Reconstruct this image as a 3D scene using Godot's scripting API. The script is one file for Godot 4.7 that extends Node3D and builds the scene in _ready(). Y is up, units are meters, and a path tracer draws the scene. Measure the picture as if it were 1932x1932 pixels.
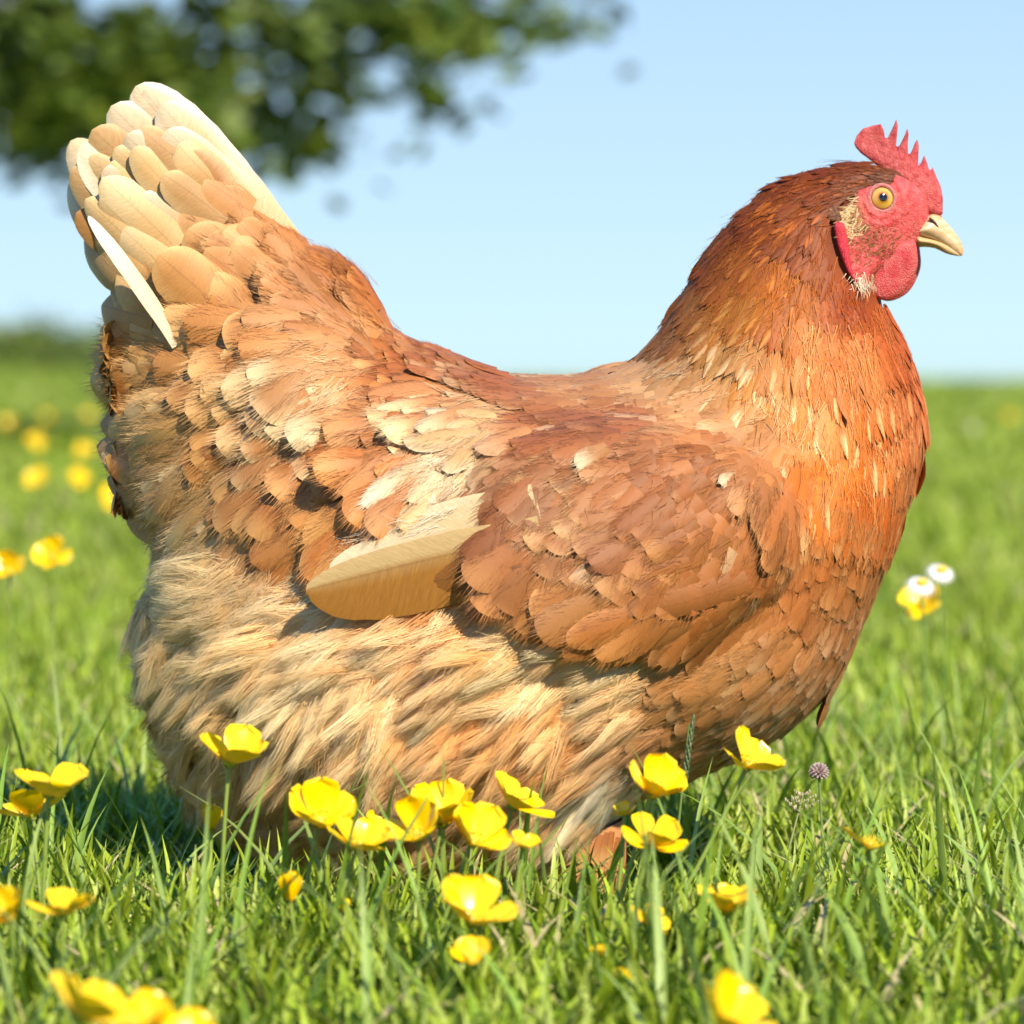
extends Node3D
# A brown hen standing in a buttercup meadow.
# Side-view measures of the hen are in "marks": 1932 marks span 0.512 m on the hen's mid plane (z = 0).
const U := 0.512 / 1932.0
const CAM_D := 2.0
const VX := 966.0
const VY := 715.0
const GY := 1750.0
const ALB := 0.72

var rn := RandomNumberGenerator.new()
var noise := FastNoiseLite.new()
var noise2 := FastNoiseLite.new()
var M := {}
var taken := {}

class Buf:
	var v := PackedVector3Array()
	var n := PackedVector3Array()
	var c := PackedColorArray()
	var t := PackedVector2Array()
	var i := PackedInt32Array()

# ------------------------------------------------------------------ helpers
func lin(hex: String, k := ALB) -> Color:
	var c := Color(hex).srgb_to_linear()
	return Color(c.r * k, c.g * k, c.b * k)

func pos(x: float, y: float, z := 0.0) -> Vector3:
	return Vector3((x - VX) * U, (GY - y) * U, z * U)

# a mark seen in the picture at (x, y) that stands z marks in front of the mid plane
func seen(x: float, y: float, z: float) -> Vector2:
	var k := 1.0 - z * U / CAM_D
	return Vector2(VX + (x - VX) * k, VY + (y - VY) * k)

func spot(x: float, y: float, z: float) -> Vector3:
	var q := seen(x, y, z)
	return pos(q.x, q.y, z)

func commit(b: Buf) -> ArrayMesh:
	var a := []
	a.resize(Mesh.ARRAY_MAX)
	a[Mesh.ARRAY_VERTEX] = b.v
	a[Mesh.ARRAY_NORMAL] = b.n
	if b.c.size() == b.v.size():
		a[Mesh.ARRAY_COLOR] = b.c
	if b.t.size() == b.v.size():
		a[Mesh.ARRAY_TEX_UV] = b.t
	a[Mesh.ARRAY_INDEX] = b.i
	var m := ArrayMesh.new()
	m.add_surface_from_arrays(Mesh.PRIMITIVE_TRIANGLES, a)
	return m

func numbered(called: String) -> String:
	taken[called] = taken.get(called, -1) + 1
	return called if taken[called] == 0 else "%s_%03d" % [called, taken[called]]

func part(called: String, mesh: Mesh, mat: Material, parent: Node3D) -> MeshInstance3D:
	var o := MeshInstance3D.new()
	o.name = called
	o.mesh = mesh
	o.material_override = mat
	parent.add_child(o, true)
	return o

func thing(called: String, label: String, category: String, at: Vector3, group := "") -> Node3D:
	var o := Node3D.new()
	o.name = numbered(called)
	o.position = at
	o.set_meta("label", label)
	o.set_meta("category", category)
	if group != "":
		o.set_meta("group", group)
	add_child(o)
	return o

func mat(col: Color, rough: float, vertex := false) -> StandardMaterial3D:
	var m := StandardMaterial3D.new()
	m.albedo_color = col
	m.roughness = rough
	m.vertex_color_use_as_albedo = vertex
	m.cull_mode = BaseMaterial3D.CULL_DISABLED
	return m

func poly(a: Array) -> PackedVector2Array:
	var p := PackedVector2Array()
	for k in range(0, a.size(), 2):
		p.append(Vector2(a[k], a[k + 1]))
	return p

func edge_distance(p: Vector2, g: PackedVector2Array) -> float:
	var best := 1e9
	for k in g.size():
		best = minf(best, p.distance_squared_to(Geometry2D.get_closest_point_to_segment(p, g[k], g[(k + 1) % g.size()])))
	return sqrt(best)

func edge_point(p: Vector2, g: PackedVector2Array) -> Vector2:
	var best := 1e9
	var at := p
	for k in g.size():
		var q := Geometry2D.get_closest_point_to_segment(p, g[k], g[(k + 1) % g.size()])
		var d := p.distance_squared_to(q)
		if d < best:
			best = d
			at = q
	return at

func smooth_closed(g: PackedVector2Array, n: int) -> PackedVector2Array:
	var out := PackedVector2Array()
	var s := g.size()
	for k in s:
		for j in n:
			out.append(g[k].cubic_interpolate(g[(k + 1) % s], g[(k - 1 + s) % s], g[(k + 2) % s], float(j) / n))
	return out

# ------------------------------------------------------------------ the hen's body as a height field over its side view
const CELL := 8
const GN := 243
var hgrid := PackedFloat32Array()
var kgrid := PackedFloat32Array()
var bgrid := PackedFloat32Array()
var outline := PackedVector2Array()
var wing_poly := PackedVector2Array()

func solve(n: int, cell: float, start: PackedFloat32Array, turns: int) -> PackedFloat32Array:
	var h := PackedFloat32Array()
	h.resize(n * n)
	var inside := PackedInt32Array()
	for j in range(1, n - 1):
		for i in range(1, n - 1):
			if Geometry2D.is_point_in_polygon(Vector2(i * cell, j * cell), outline):
				inside.append(j * n + i)
	if start.size():
		var m := int(sqrt(start.size()))
		for q in inside:
			var x := float(q % n) * 0.5
			var y := float(q / n) * 0.5
			var a := mini(int(x), m - 2)
			var b := mini(int(y), m - 2)
			var fx := x - a
			var fy := y - b
			h[q] = lerpf(lerpf(start[b * m + a], start[b * m + a + 1], fx), lerpf(start[(b + 1) * m + a], start[(b + 1) * m + a + 1], fx), fy)
	var f := 4.0 * cell * cell
	for t in turns:
		for q in inside:
			h[q] += 1.8 * (0.25 * (h[q - 1] + h[q + 1] + h[q - n] + h[q + n] + f) - h[q])
	for t in 4:
		for q in inside:
			h[q] = 0.25 * (h[q - 1] + h[q + 1] + h[q - n] + h[q + n] + f)
	return h

func g2(g: PackedFloat32Array, x: float, y: float) -> float:
	var fx := clampf(x / CELL, 0.0, GN - 2.001)
	var fy := clampf(y / CELL, 0.0, GN - 2.001)
	var a := int(fx)
	var b := int(fy)
	fx -= a
	fy -= b
	var q := b * GN + a
	return (g[q] * (1.0 - fx) + g[q + 1] * fx) * (1.0 - fy) + (g[q + GN] * (1.0 - fx) + g[q + GN + 1] * fx) * fy

func zat(x: float, y: float) -> float:
	var h := g2(hgrid, x, y)
	if h <= 0.0:
		return 0.0
	return g2(kgrid, x, y) * sqrt(h) + g2(bgrid, x, y)

func nat(x: float, y: float) -> Vector3:
	var k := g2(kgrid, x, y)
	var h := maxf(g2(hgrid, x, y), 1.0)
	var z := k * sqrt(h)
	var e := 8.0
	var hx := (g2(hgrid, x + e, y) - g2(hgrid, x - e, y)) / (2.0 * e)
	var hy := (g2(hgrid, x, y + e) - g2(hgrid, x, y - e)) / (2.0 * e)
	var bx := (g2(bgrid, x + e, y) - g2(bgrid, x - e, y)) / (2.0 * e)
	var by := (g2(bgrid, x, y + e) - g2(bgrid, x, y - e)) / (2.0 * e)
	return Vector3(-k * k * hx - 2.0 * z * bx, k * k * hy + 2.0 * z * by, 2.0 * z).normalized()

# depth width of the body: [x, y, k]
const DEPTHS := [[250, 250, 0.06], [350, 400, 0.12], [460, 480, 0.2], [330, 600, 0.34], [330, 900, 0.55], [560, 700, 0.6], [700, 560, 0.42], [900, 900, 0.72], [900, 1300, 0.72], [1200, 1000, 0.72], [1500, 1000, 0.66], [1450, 1300, 0.7], [400, 1300, 0.68], [1600, 750, 0.58], [1450, 650, 0.52], [1330, 620, 0.5], [1520, 480, 0.46], [1620, 400, 0.42], [1700, 420, 0.40], [1680, 330, 0.38], [1000, 1550, 0.7]]
# soft mounds and folds of the plumage: [x, y, rx, ry, turn, height]
const MOUNDS := [[610, 730, 120, 75, -0.6, 26], [720, 850, 120, 80, -0.7, 26], [560, 930, 90, 95, -0.4, 20], [690, 560, 70, 110, 0.7, 20], [660, 1000, 90, 70, -0.6, 14], [310, 800, 120, 60, 0.3, 16], [310, 930, 120, 60, 0.3, 12], [420, 560, 60, 130, -0.7, 14], [400, 1100, 110, 70, 0.1, 16], [640, 1330, 130, 190, 0.5, 30], [1000, 1400, 260, 170, 0.1, 24], [1080, 1560, 110, 90, 0.6, 26], [1380, 1290, 140, 80, -0.5, 12], [1000, 1200, 260, 40, 0.05, 10]]

func prepare_body() -> void:
	outline = smooth_closed(poly([1210, 680, 1160, 702, 1100, 712, 1040, 718, 980, 715, 900, 690, 830, 664, 760, 636, 738, 610, 720, 570, 690, 535, 650, 508, 600, 472, 545, 452, 495, 395, 445, 330, 400, 265, 350, 215, 300, 195, 260, 195, 225, 225, 190, 270, 165, 320, 170, 380, 190, 430, 200, 500, 225, 580, 222, 640, 218, 720, 235, 790, 250, 850, 230, 900, 250, 955, 290, 1020, 300, 1080, 268, 1150, 268, 1230, 288, 1330, 330, 1430, 395, 1525, 480, 1595, 560, 1632, 660, 1640, 780, 1640, 900, 1645, 1010, 1635, 1080, 1605, 1140, 1550, 1200, 1502, 1290, 1465, 1400, 1420, 1480, 1375, 1550, 1310, 1598, 1235, 1628, 1160, 1660, 1075, 1690, 985, 1718, 900, 1732, 840, 1730, 770, 1716, 700, 1695, 645, 1672, 600, 1662, 560, 1675, 520, 1705, 490, 1735, 460, 1748, 425, 1750, 385, 1738, 350, 1705, 322, 1650, 314, 1590, 320, 1530, 335, 1470, 358, 1420, 395, 1375, 440, 1330, 505, 1290, 572, 1250, 632]), 3)
	wing_poly = smooth_closed(poly([980, 830, 1050, 775, 1200, 770, 1350, 810, 1460, 880, 1500, 980, 1480, 1080, 1420, 1140, 1340, 1195, 1220, 1205, 1110, 1170, 1010, 1130, 930, 1090, 900, 1010, 890, 930, 930, 870]), 2)
	var h := solve(62, 32.0, PackedFloat32Array(), 130)
	h = solve(122, 16.0, h, 60)
	hgrid = solve(GN, 8.0, h, 26)
	kgrid.resize(GN * GN)
	bgrid.resize(GN * GN)
	var kc := PackedFloat32Array()
	for j in 32:
		for i in 32:
			var ws := 0.0
			var s := 0.0
			for d in DEPTHS:
				var w := 1.0 / (pow(d[0] - i * 64.0, 2) + pow(d[1] - j * 64.0, 2) + 900.0)
				w *= w
				ws += w
				s += w * d[2]
			kc.append(s / ws)
	for j in GN:
		for i in GN:
			var q := j * GN + i
			if hgrid[q] <= 0.0 and hgrid[mini(q + 1, GN * GN - 1)] <= 0.0 and hgrid[maxi(q - 1, 0)] <= 0.0 and hgrid[mini(q + GN, GN * GN - 1)] <= 0.0 and hgrid[maxi(q - GN, 0)] <= 0.0:
				continue
			var x := i * 8.0
			var y := j * 8.0
			var fx := minf(x / 64.0, 30.99)
			var fy := minf(y / 64.0, 30.99)
			var a := int(fx)
			var b := int(fy)
			fx -= a
			fy -= b
			kgrid[q] = lerpf(lerpf(kc[b * 32 + a], kc[b * 32 + a + 1], fx), lerpf(kc[b * 32 + 32 + a], kc[b * 32 + 33 + a], fx), fy)
			var s := 0.0
			for m in MOUNDS:
				var r := Vector2(x - m[0], y - m[1]).rotated(m[4])
				var d := pow(r.x / m[2], 2) + pow(r.y / m[3], 2)
				if d < 4.0:
					s += m[5] * exp(-1.6 * d)
			if Geometry2D.is_point_in_polygon(Vector2(x, y), wing_poly):
				var d := edge_distance(Vector2(x, y), wing_poly)
				s += 46.0 * smoothstep(0.0, 60.0, d)
			s += 5.0 * noise.get_noise_2d(x * 1.6, y * 1.6)
			s += 26.0 * noise2.get_noise_2d(x * 0.8 + 300.0, y * 0.6) * smoothstep(1080.0, 1200.0, y) * smoothstep(1280.0, 1150.0, x)
			bgrid[q] = s * smoothstep(0.0, 9000.0, hgrid[q])

# ------------------------------------------------------------------ plumage: what grows where
# [x, y, dx, dy, length, half width, colour, second colour]
const FIELD := [
	[1690, 345, -0.95, 0.1, 26, 6, "6f3a1a", "8a4e26"], [1640, 335, -0.95, 0.2, 30, 6, "7d3f1c", "96562a"], [1540, 340, -0.85, 0.45, 42, 7, "8a4418", "a8602a"], [1450, 400, -0.7, 0.7, 58, 9, "8f4a1a", "b06a2e"],
	[1380, 480, -0.6, 0.8, 62, 9, "8d4c1c", "b47434"], [1300, 600, -0.55, 0.83, 66, 10, "8c5523", "c08c50"], [1560, 450, -0.4, 0.9, 50, 8, "9a4d1a", "bc6c2c"], [1480, 560, -0.3, 0.95, 66, 9, "b5631f", "d08838"],
	[1600, 580, 0.0, 1, 60, 9, "9f4a18", "c06a2a"], [1400, 590, -0.45, 0.9, 66, 9, "a8621f", "d29a50"], [1520, 660, -0.1, 1, 76, 10, "cc772a", "f0c890"], [1380, 660, -0.45, 0.9, 72, 10, "bd8440", "f2d8ac"], [1280, 690, -0.7, 0.7, 66, 11, "b98450", "f0d8b0"],
	[1620, 680, 0.05, 1, 76, 10, "c66c28", "eebe84"], [1690, 650, 0.15, 0.98, 70, 10, "b05a2a", "d88c54"], [1540, 770, -0.05, 1, 82, 10, "df8834", "f8dcae"], [1450, 740, -0.2, 0.97, 76, 10, "d08a3c", "f6dcb0"],
	[1640, 820, 0.02, 1, 86, 11, "d97628", "f6cf9a"], [1720, 780, 0.06, 1, 80, 13, "c4703e", "e0a070"], [1580, 890, 0.0, 1, 86, 11, "dd7c28", "f6d09a"], [1660, 950, -0.05, 1, 84, 12, "cc6c2c", "eeb278"],
	[1725, 900, -0.08, 1, 62, 22, "c07848", "dfa474"], [1680, 1020, -0.25, 0.95, 60, 22, "c67f4a", "e0a878"], [1600, 1010, -0.3, 0.95, 62, 24, "c67e46", "d89a62"], [1530, 1100, -0.5, 0.85, 64, 26, "c27b46", "d89c66"], [1620, 1150, -0.45, 0.88, 58, 20, "ca8856", "ecbc92"],
	[1560, 1250, -0.7, 0.7, 60, 20, "ce8e58", "f0c49a"], [1480, 1330, -0.85, 0.5, 60, 18, "d29860", "f4d0a8"], [1400, 1260, -0.9, 0.4, 76, 28, "d69a60", "e8b884"], [1400, 1400, -0.9, 0.35, 56, 16, "cf9664", "f0caa2"], [1300, 1330, -0.95, 0.2, 76, 28, "d99c62", "ecbc88"], [1260, 1440, -0.93, 0.3, 70, 22, "d89c66", "eec49a"], [1600, 1060, -0.4, 0.9, 60, 24, "c67e46", "d89a62"],
	[1360, 840, -0.85, 0.5, 74, 30, "b5703f", "c88a58"], [1200, 800, -0.95, 0.25, 76, 28, "b27048", "c48a62"], [1080, 810, -0.9, 0.4, 70, 28, "ac6a42", "be825a"], [1100, 900, -0.75, 0.65, 66, 29, "ad7044", "d2a878"], [1250, 950, -0.7, 0.7, 68, 29, "b06c3c", "c88c5a"], [1400, 950, -0.6, 0.8, 64, 27, "ba7642", "cf935e"],
	[960, 950, -0.5, 0.85, 66, 30, "a8683f", "be8a62"], [1000, 1050, -0.65, 0.75, 84, 38, "b5774a", "c8905e"], [1150, 1040, -0.75, 0.65, 70, 30, "b07044", "d2a072"], [1300, 1060, -0.8, 0.6, 72, 29, "b4723f", "cc925c"], [1430, 1060, -0.7, 0.7, 66, 27, "b87442", "d0945e"], [1080, 1110, -0.85, 0.5, 96, 38, "c2854e", "d8a068"], [1250, 1140, -0.88, 0.47, 120, 27, "b4733c", "cf945a"], [1380, 1120, -0.85, 0.52, 110, 26, "b4733e", "d8a068"],
	[1100, 722, -1, 0.03, 90, 22, "c58a58", "f0d4a8"], [1220, 712, -1, 0.1, 90, 22, "dca874", "f4dcb4"], [1310, 770, -0.92, 0.36, 80, 20, "e0a876", "f2cc9e"], [1400, 800, -0.85, 0.5, 76, 22, "d89c66", "eec090"],
	[960, 722, -0.97, 0.15, 84, 24, "ac6a40", "c48c60"], [850, 672, -0.95, 0.1, 74, 22, "a8683e", "bc8458"], [780, 720, -0.85, 0.5, 82, 34, "b0683a", "c88850"], [850, 770, -0.8, 0.6, 110, 26, "b8703c", "f4d8a8"], [910, 800, -0.75, 0.65, 100, 20, "e4bc88", "fae6c2"],
	[700, 790, -0.75, 0.65, 84, 38, "b4703e", "d09862"], [650, 880, -0.6, 0.8, 78, 38, "b06c3c", "d0985f"], [760, 880, -0.6, 0.8, 92, 32, "bc7440", "d89a60"], [830, 880, -0.65, 0.75, 100, 18, "eccc9c", "fcecd0"], [560, 930, -0.5, 0.86, 84, 38, "ac6c3c", "d0a068"], [700, 970, -0.55, 0.84, 96, 30, "bc7840", "e0aa6c"], [560, 1030, -0.35, 0.94, 90, 34, "b07440", "dcac74"],
	[600, 690, -0.85, 0.5, 84, 36, "d09660", "f6dcb0"], [560, 780, -0.8, 0.6, 80, 34, "c88850", "f6dcb0"], [650, 750, -0.8, 0.6, 80, 34, "d09660", "f8e2ba"], [500, 680, -0.9, 0.3, 84, 38, "c08048", "e8bc84"], [470, 800, -0.8, 0.6, 84, 36, "b0703c", "d8a468"],
	[640, 530, -0.75, -0.65, 90, 40, "b4743f", "cc9460"], [700, 590, -0.72, -0.68, 84, 36, "aa6838", "c48850"], [540, 480, -0.75, -0.65, 86, 38, "c08450", "dcb07c"], [720, 640, -0.75, -0.5, 80, 30, "c08048", "e8bc88"],
	[260, 680, -0.97, 0.0, 130, 40, "cc9c60", "e0b87c"], [320, 780, -0.93, 0.3, 130, 40, "cc9c60", "e4c08a"], [280, 880, -0.97, 0.15, 120, 38, "c0905a", "dcb47c"], [340, 960, -0.85, 0.5, 110, 36, "c0905a", "e4c490"], [430, 620, -0.75, -0.6, 120, 40, "cc9258", "e4b880"], [420, 880, -0.8, 0.55, 100, 36, "d0a46c", "ecd0a0"], [330, 480, -0.7, -0.7, 150, 33, "dcb47c", "f2dab0"], [250, 300, -0.65, -0.75, 160, 34, "ecc894", "f8e4c0"],
	[350, 1080, -0.95, 0.2, 90, 30, "e6c894", "f4e0b8"], [330, 1250, -0.85, 0.5, 90, 30, "dcbc88", "f0dcb0"], [400, 1420, -0.7, 0.7, 90, 30, "d0aa72", "ecd2a0"], [560, 1230, -0.78, 0.6, 90, 30, "e4be8a", "f6e2bc"], [640, 1380, -0.5, 0.87, 90, 30, "dcae74", "f4dab0"], [600, 1130, -0.93, 0.35, 90, 30, "eac494", "f8e6c4"], [520, 1540, -0.4, 0.9, 90, 30, "b08858", "d8b888"],
	[800, 1240, -0.82, 0.55, 90, 30, "e2a46a", "f8e0b8"], [1000, 1240, -0.92, 0.35, 90, 30, "ecb87c", "fae4be"], [1150, 1270, -0.95, 0.25, 90, 30, "eec08c", "f8e0b8"], [950, 1400, -0.75, 0.65, 90, 30, "dea062", "f2cc9a"], [850, 1550, -0.55, 0.83, 90, 30, "d09a60", "eccaa0"], [1100, 1420, -0.7, 0.7, 90, 30, "dc9e62", "f2cc9a"], [1120, 1540, -0.62, 0.78, 90, 30, "eabf8a", "fae8cc"], [980, 1600, -0.7, 0.7, 90, 30, "d49c60", "f0d0a4"], [1148, 1512, -0.2, 0.95, 90, 30, "f8e4c4", "fff4e4"], [740, 1340, -0.6, 0.8, 90, 30, "e8b880", "f8e4c0"]]

var fcol := []

# richer or paler versions of a plumage colour, by the part of the hen it grows on
func tune(f: Array, which: int) -> Color:
	var k := ALB * (0.78 if f[0] < 1480 and f[0] > 940 and f[1] < 1180 and f[1] > 780 else 0.88)
	var sat := 1.14
	if f[4] == 90 and f[1] > 1060:
		k = 1.0
		sat = 1.22
	elif f[0] < 880 and f[1] > 430 and f[1] < 1060:
		k = ALB * (0.92 if which == 6 else 1.14)
		sat = 1.15
	elif f[0] > 1400 and f[1] < 960:
		k = ALB * (lerpf(0.62, 1.02, smoothstep(440.0, 720.0, f[1])) if which == 6 else 1.15)
		sat = 1.2
	var c := Color(f[which])
	var g := (c.r + c.g + c.b) / 3.0
	c = Color(clampf(g + (c.r - g) * sat, 0.0, 1.0), clampf(g + (c.g - g) * sat, 0.0, 1.0), clampf(g + (c.b - g) * sat, 0.0, 1.0)).srgb_to_linear()
	if which == 7 and k == ALB * 0.78:
		k = ALB * 1.05
	return Color(minf(c.r * k, 0.88), minf(c.g * k, 0.86), minf(c.b * k, 0.84))

func field(x: float, y: float) -> Array:
	var ws := 0.0
	var d := Vector2.ZERO
	var l := 0.0
	var hw := 0.0
	var ca := Color(0, 0, 0)
	var cb := Color(0, 0, 0)
	for k in FIELD.size():
		var f: Array = FIELD[k]
		var dx: float = f[0] - x
		var dy: float = f[1] - y
		var w := 1.0 / (dx * dx + dy * dy + 250.0)
		w = w * w * 1e6
		ws += w
		d.x += w * f[2]
		d.y += w * f[3]
		l += w * f[4]
		hw += w * f[5]
		var c: Array = fcol[k]
		ca += c[0] * w
		cb += c[1] * w
	return [d.normalized(), l / ws, hw / ws, ca * (1.0 / ws), cb * (1.0 / ws)]

# width of a feather along its length; 0 round contour, 1 pointed hackle, 2 long flight, 3 loose
func shape(kind: int, s: float) -> float:
	match kind:
		0:
			return (0.5 + 0.5 * smoothstep(0.0, 0.55, s)) * (1.0 if s < 0.6 else sqrt(maxf(0.0, 1.0 - pow((s - 0.6) / 0.4, 2.2))))
		1:
			return (0.55 + 0.45 * smoothstep(0.0, 0.45, s)) * (1.0 if s < 0.45 else 1.0 - pow((s - 0.45) / 0.55, 1.7))
		2:
			return (0.75 + 0.25 * smoothstep(0.0, 0.5, s)) * (1.0 if s < 0.72 else sqrt(maxf(0.0, 1.0 - pow((s - 0.72) / 0.28, 2.2))))
	if kind == 5:
		return (0.8 + 0.2 * smoothstep(0.0, 0.4, s)) * (1.0 if s < 0.5 else sqrt(maxf(0.0, 1.0 - pow((s - 0.5) / 0.5, 2.6))))
	return (0.6 + 0.4 * s) * (1.0 if s < 0.5 else sqrt(maxf(0.0, 1.0 - pow((s - 0.5) / 0.5, 3.0))))

# pattern: 0 paler rim, 1 paler tip, 2 pale shaft streak, 3 plain
func feather(b: Buf, p: Vector3, t: Vector3, n: Vector3, L: float, W: float, kind: int, lift: float, kap: float, cup: float, ca: Color, cb: Color, pat: int, rows: int, cols: int, sway := 0.0, fringe := 0) -> void:
	var side := t.cross(n).normalized()
	n = side.cross(t).normalized()
	var first := b.v.size()
	var half := cols / 2.0
	var v0 := rn.randf()
	var ragged := 0.2 if kind == 3 else 0.04
	for i in rows + 1:
		var s := 1.0 - pow(1.0 - float(i) / rows, 1.5)
		var w := maxf(W * shape(kind, s), W * 0.03)
		var mid := p + t * (L * s) + n * (lift * s - kap * L * L * s * s * 0.5) + side * (sway * L * s * s)
		var tip := n + t * clampf(kap * L * s - lift / L, -0.6, 0.9)
		for j in cols + 1:
			var u := (j - half) / half
			var au := absf(u)
			var ww := w * (0.42 if pat == 4 and u > 0.0 else 1.0)
			if au > 0.9:
				ww *= 1.0 - ragged * rn.randf()
			b.v.append(mid + side * (u * ww) - n * (cup * ww * u * u) + t * ((1.0 - au) * w * 0.12 * s))
			b.n.append((tip + side * (u * cup * 1.3)).normalized())
			b.t.append(Vector2(0.5 + 0.5 * u, s * 0.98 + v0))
			b.c.append(ca.lerp(cb, pattern(pat, s, au) if pat < 4 else smoothstep(-0.02, 0.03, u)))
	var cw := cols + 1
	for i in rows:
		for j in cols:
			var a := first + i * cw + j
			b.i.append_array(PackedInt32Array([a, a + cw, a + 1, a + 1, a + cw, a + cw + 1]))
	# loose barbs along the outer edge
	for k in fringe:
		var s := 1.0 - 0.7 * pow(rn.randf(), 1.2)
		var sg := 1.0 if k % 2 == 0 else -1.0
		var w := W * shape(kind, s)
		var inset := rn.randf_range(0.2, 1.0)
		var mid := p + t * (L * s * 0.985) + n * (lift * s - kap * L * L * s * s * 0.5 + rn.randf_range(0.0001, 0.0004)) + side * (sway * L * s * s)
		var o := mid + side * (sg * w * inset) - n * (cup * w * inset * inset)
		var d := (t + side * (sg * lerpf(0.45, 0.15, s) * rn.randf_range(0.3, 1.5)) - n * rn.randf_range(-0.08, 0.22)).normalized()
		var bl := W * rn.randf_range(0.25, 0.75) + 0.0008
		var bw := rn.randf_range(0.00007, 0.00016)
		var c := ca.lerp(cb, pattern(pat, s, inset)) * rn.randf_range(0.92, 1.08)
		var f := b.v.size()
		var across := d.cross(n).normalized()
		b.v.append_array(PackedVector3Array([o - across * bw, o + across * bw, o + d * bl]))
		for q in 3:
			b.n.append((n + side * (sg * cup * 0.8)).normalized())
			b.t.append(Vector2(0.5 + 0.4 * sg, s + v0))
			b.c.append(c)
		b.i.append_array(PackedInt32Array([f, f + 2, f + 1]))

func pattern(pat: int, s: float, au: float) -> float:
	match pat:
		0:
			return clampf(0.75 * smoothstep(0.45, 1.0, au) * smoothstep(0.2, 0.6, s) + 0.5 * smoothstep(0.7, 1.0, s), 0.0, 1.0)
		1:
			return smoothstep(0.3, 0.95, s)
		2:
			return (1.0 - smoothstep(0.1, 0.6, au)) * smoothstep(0.3, 0.6, s)
	return 0.0

func strand(b: Buf, p: Vector3, t: Vector3, n: Vector3, L: float, W: float, lift: float, kap: float, sway: float, ca: Color, cb: Color) -> void:
	var side := t.cross(n).normalized()
	var first := b.v.size()
	for i in 4:
		var s := i / 3.0
		var mid := p + t * (L * s) + n * (lift * s * (1.4 - 0.4 * s) - kap * L * L * s * s * 0.5) + side * (sway * L * s * s)
		var w := W * (1.0 - 0.75 * s)
		var c := ca.lerp(cb, s)
		for e in [-1.0, 1.0]:
			b.v.append(mid + side * (w * e))
			b.n.append((n + side * (0.5 * e)).normalized())
			b.t.append(Vector2(0.5, s))
			b.c.append(c)
	for i in 3:
		var a := first + i * 2
		b.i.append_array(PackedInt32Array([a, a + 2, a + 1, a + 1, a + 2, a + 3]))

# tangent on the body that points along the side-view direction d
func along(d: Vector2, n: Vector3) -> Vector3:
	var t := Vector3(d.x, -d.y, 0.0)
	t -= n * t.dot(n)
	if t.length() < 0.05:
		t += Vector3(0, -0.1, 0)
	return t.normalized()

# grows feathers over a region of the body; step: spacing as a share of the feather's size
func grow(region: PackedVector2Array, step: float, kind: int, pats: Array, rise: float, lift: float, cup: float, scale: float, rows: int, cols: int, jitter: float, fringe: int, sink: Callable, facing := 0.0, vary := 0.14) -> void:
	var box := Rect2(region[0], Vector2.ZERO)
	for q in region:
		box = box.expand(q)
	var y := box.position.y
	var odd := 0.0
	while y < box.end.y:
		var x := box.position.x + odd
		while x < box.end.x:
			var mx := x + step * rn.randf_range(-0.45, 0.45)
			var my := y + step * rn.randf_range(-0.45, 0.45)
			x += step
			var h := g2(hgrid, mx, my)
			if h <= 30.0:
				continue
			var n := nat(mx, my)
			if n.z < facing:
				continue
			var many := int(clampf(1.0 / maxf(n.z, 0.22), 1.0, 3.2) + rn.randf() * 0.99)
			for rep in many:
				if rep > 0:
					mx = x - step + step * rn.randf_range(-0.5, 0.5)
					my = y + step * rn.randf_range(-0.5, 0.5)
					h = g2(hgrid, mx, my)
					if h <= 30.0:
						continue
					n = nat(mx, my)
					if n.z < facing:
						continue
				var z := zat(mx, my)
				var k := 1.0 / (1.0 - z * U / CAM_D)
				var q := Vector2(VX + (mx - VX) * k, VY + (my - VY) * k)
				if not Geometry2D.is_point_in_polygon(q, region):
					continue
				var f := field(q.x, q.y)
				var d: Vector2 = f[0].rotated(rn.randfn(0.0, jitter))
				var L: float = f[1] * scale * rn.randf_range(0.8, 1.2)
				var W: float = f[2] * scale * rn.randf_range(0.85, 1.15)
				var t := along(d, n)
				var n2 := nat(mx + t.x * L * 0.9, my - t.y * L * 0.9)
				var kap := clampf(n.angle_to(n2) / L, 0.0006, 0.008)
				if g2(hgrid, mx + t.x * L * 0.9, my - t.y * L * 0.9) < 60.0:
					kap = 0.006
				elif n.cross(n2).dot(n.cross(t)) < 0.0:
					kap = 0.0
				var ca: Color = f[3] * rn.randf_range(1.0 - vary, 1.0 + vary)
				var cb: Color = f[4] * rn.randf_range(0.9, 1.08)
				if vary > 0.25 and rn.randf() < 0.035:
					ca = ca.lerp(Color(0.62, 0.44, 0.26), rn.randf_range(0.3, 0.8))
				var patch := noise2.get_noise_2d(q.x, q.y)
				ca = ca.lerp(cb, clampf(0.25 * patch + 0.12, 0.0, 0.45))
				var b: Buf = sink.call(L * W)
				feather(b, pos(mx, my, z) + n * (rise * U), t, n, L * U, W * U, kind, lift * U * rn.randf_range(0.6, 1.5), kap / U, cup, ca, cb, pats[rn.randi() % pats.size()], rows, cols, rn.randfn(0.0, 0.06), fringe)
		y += step * 0.87
		odd = step * 0.5 - odd

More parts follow.
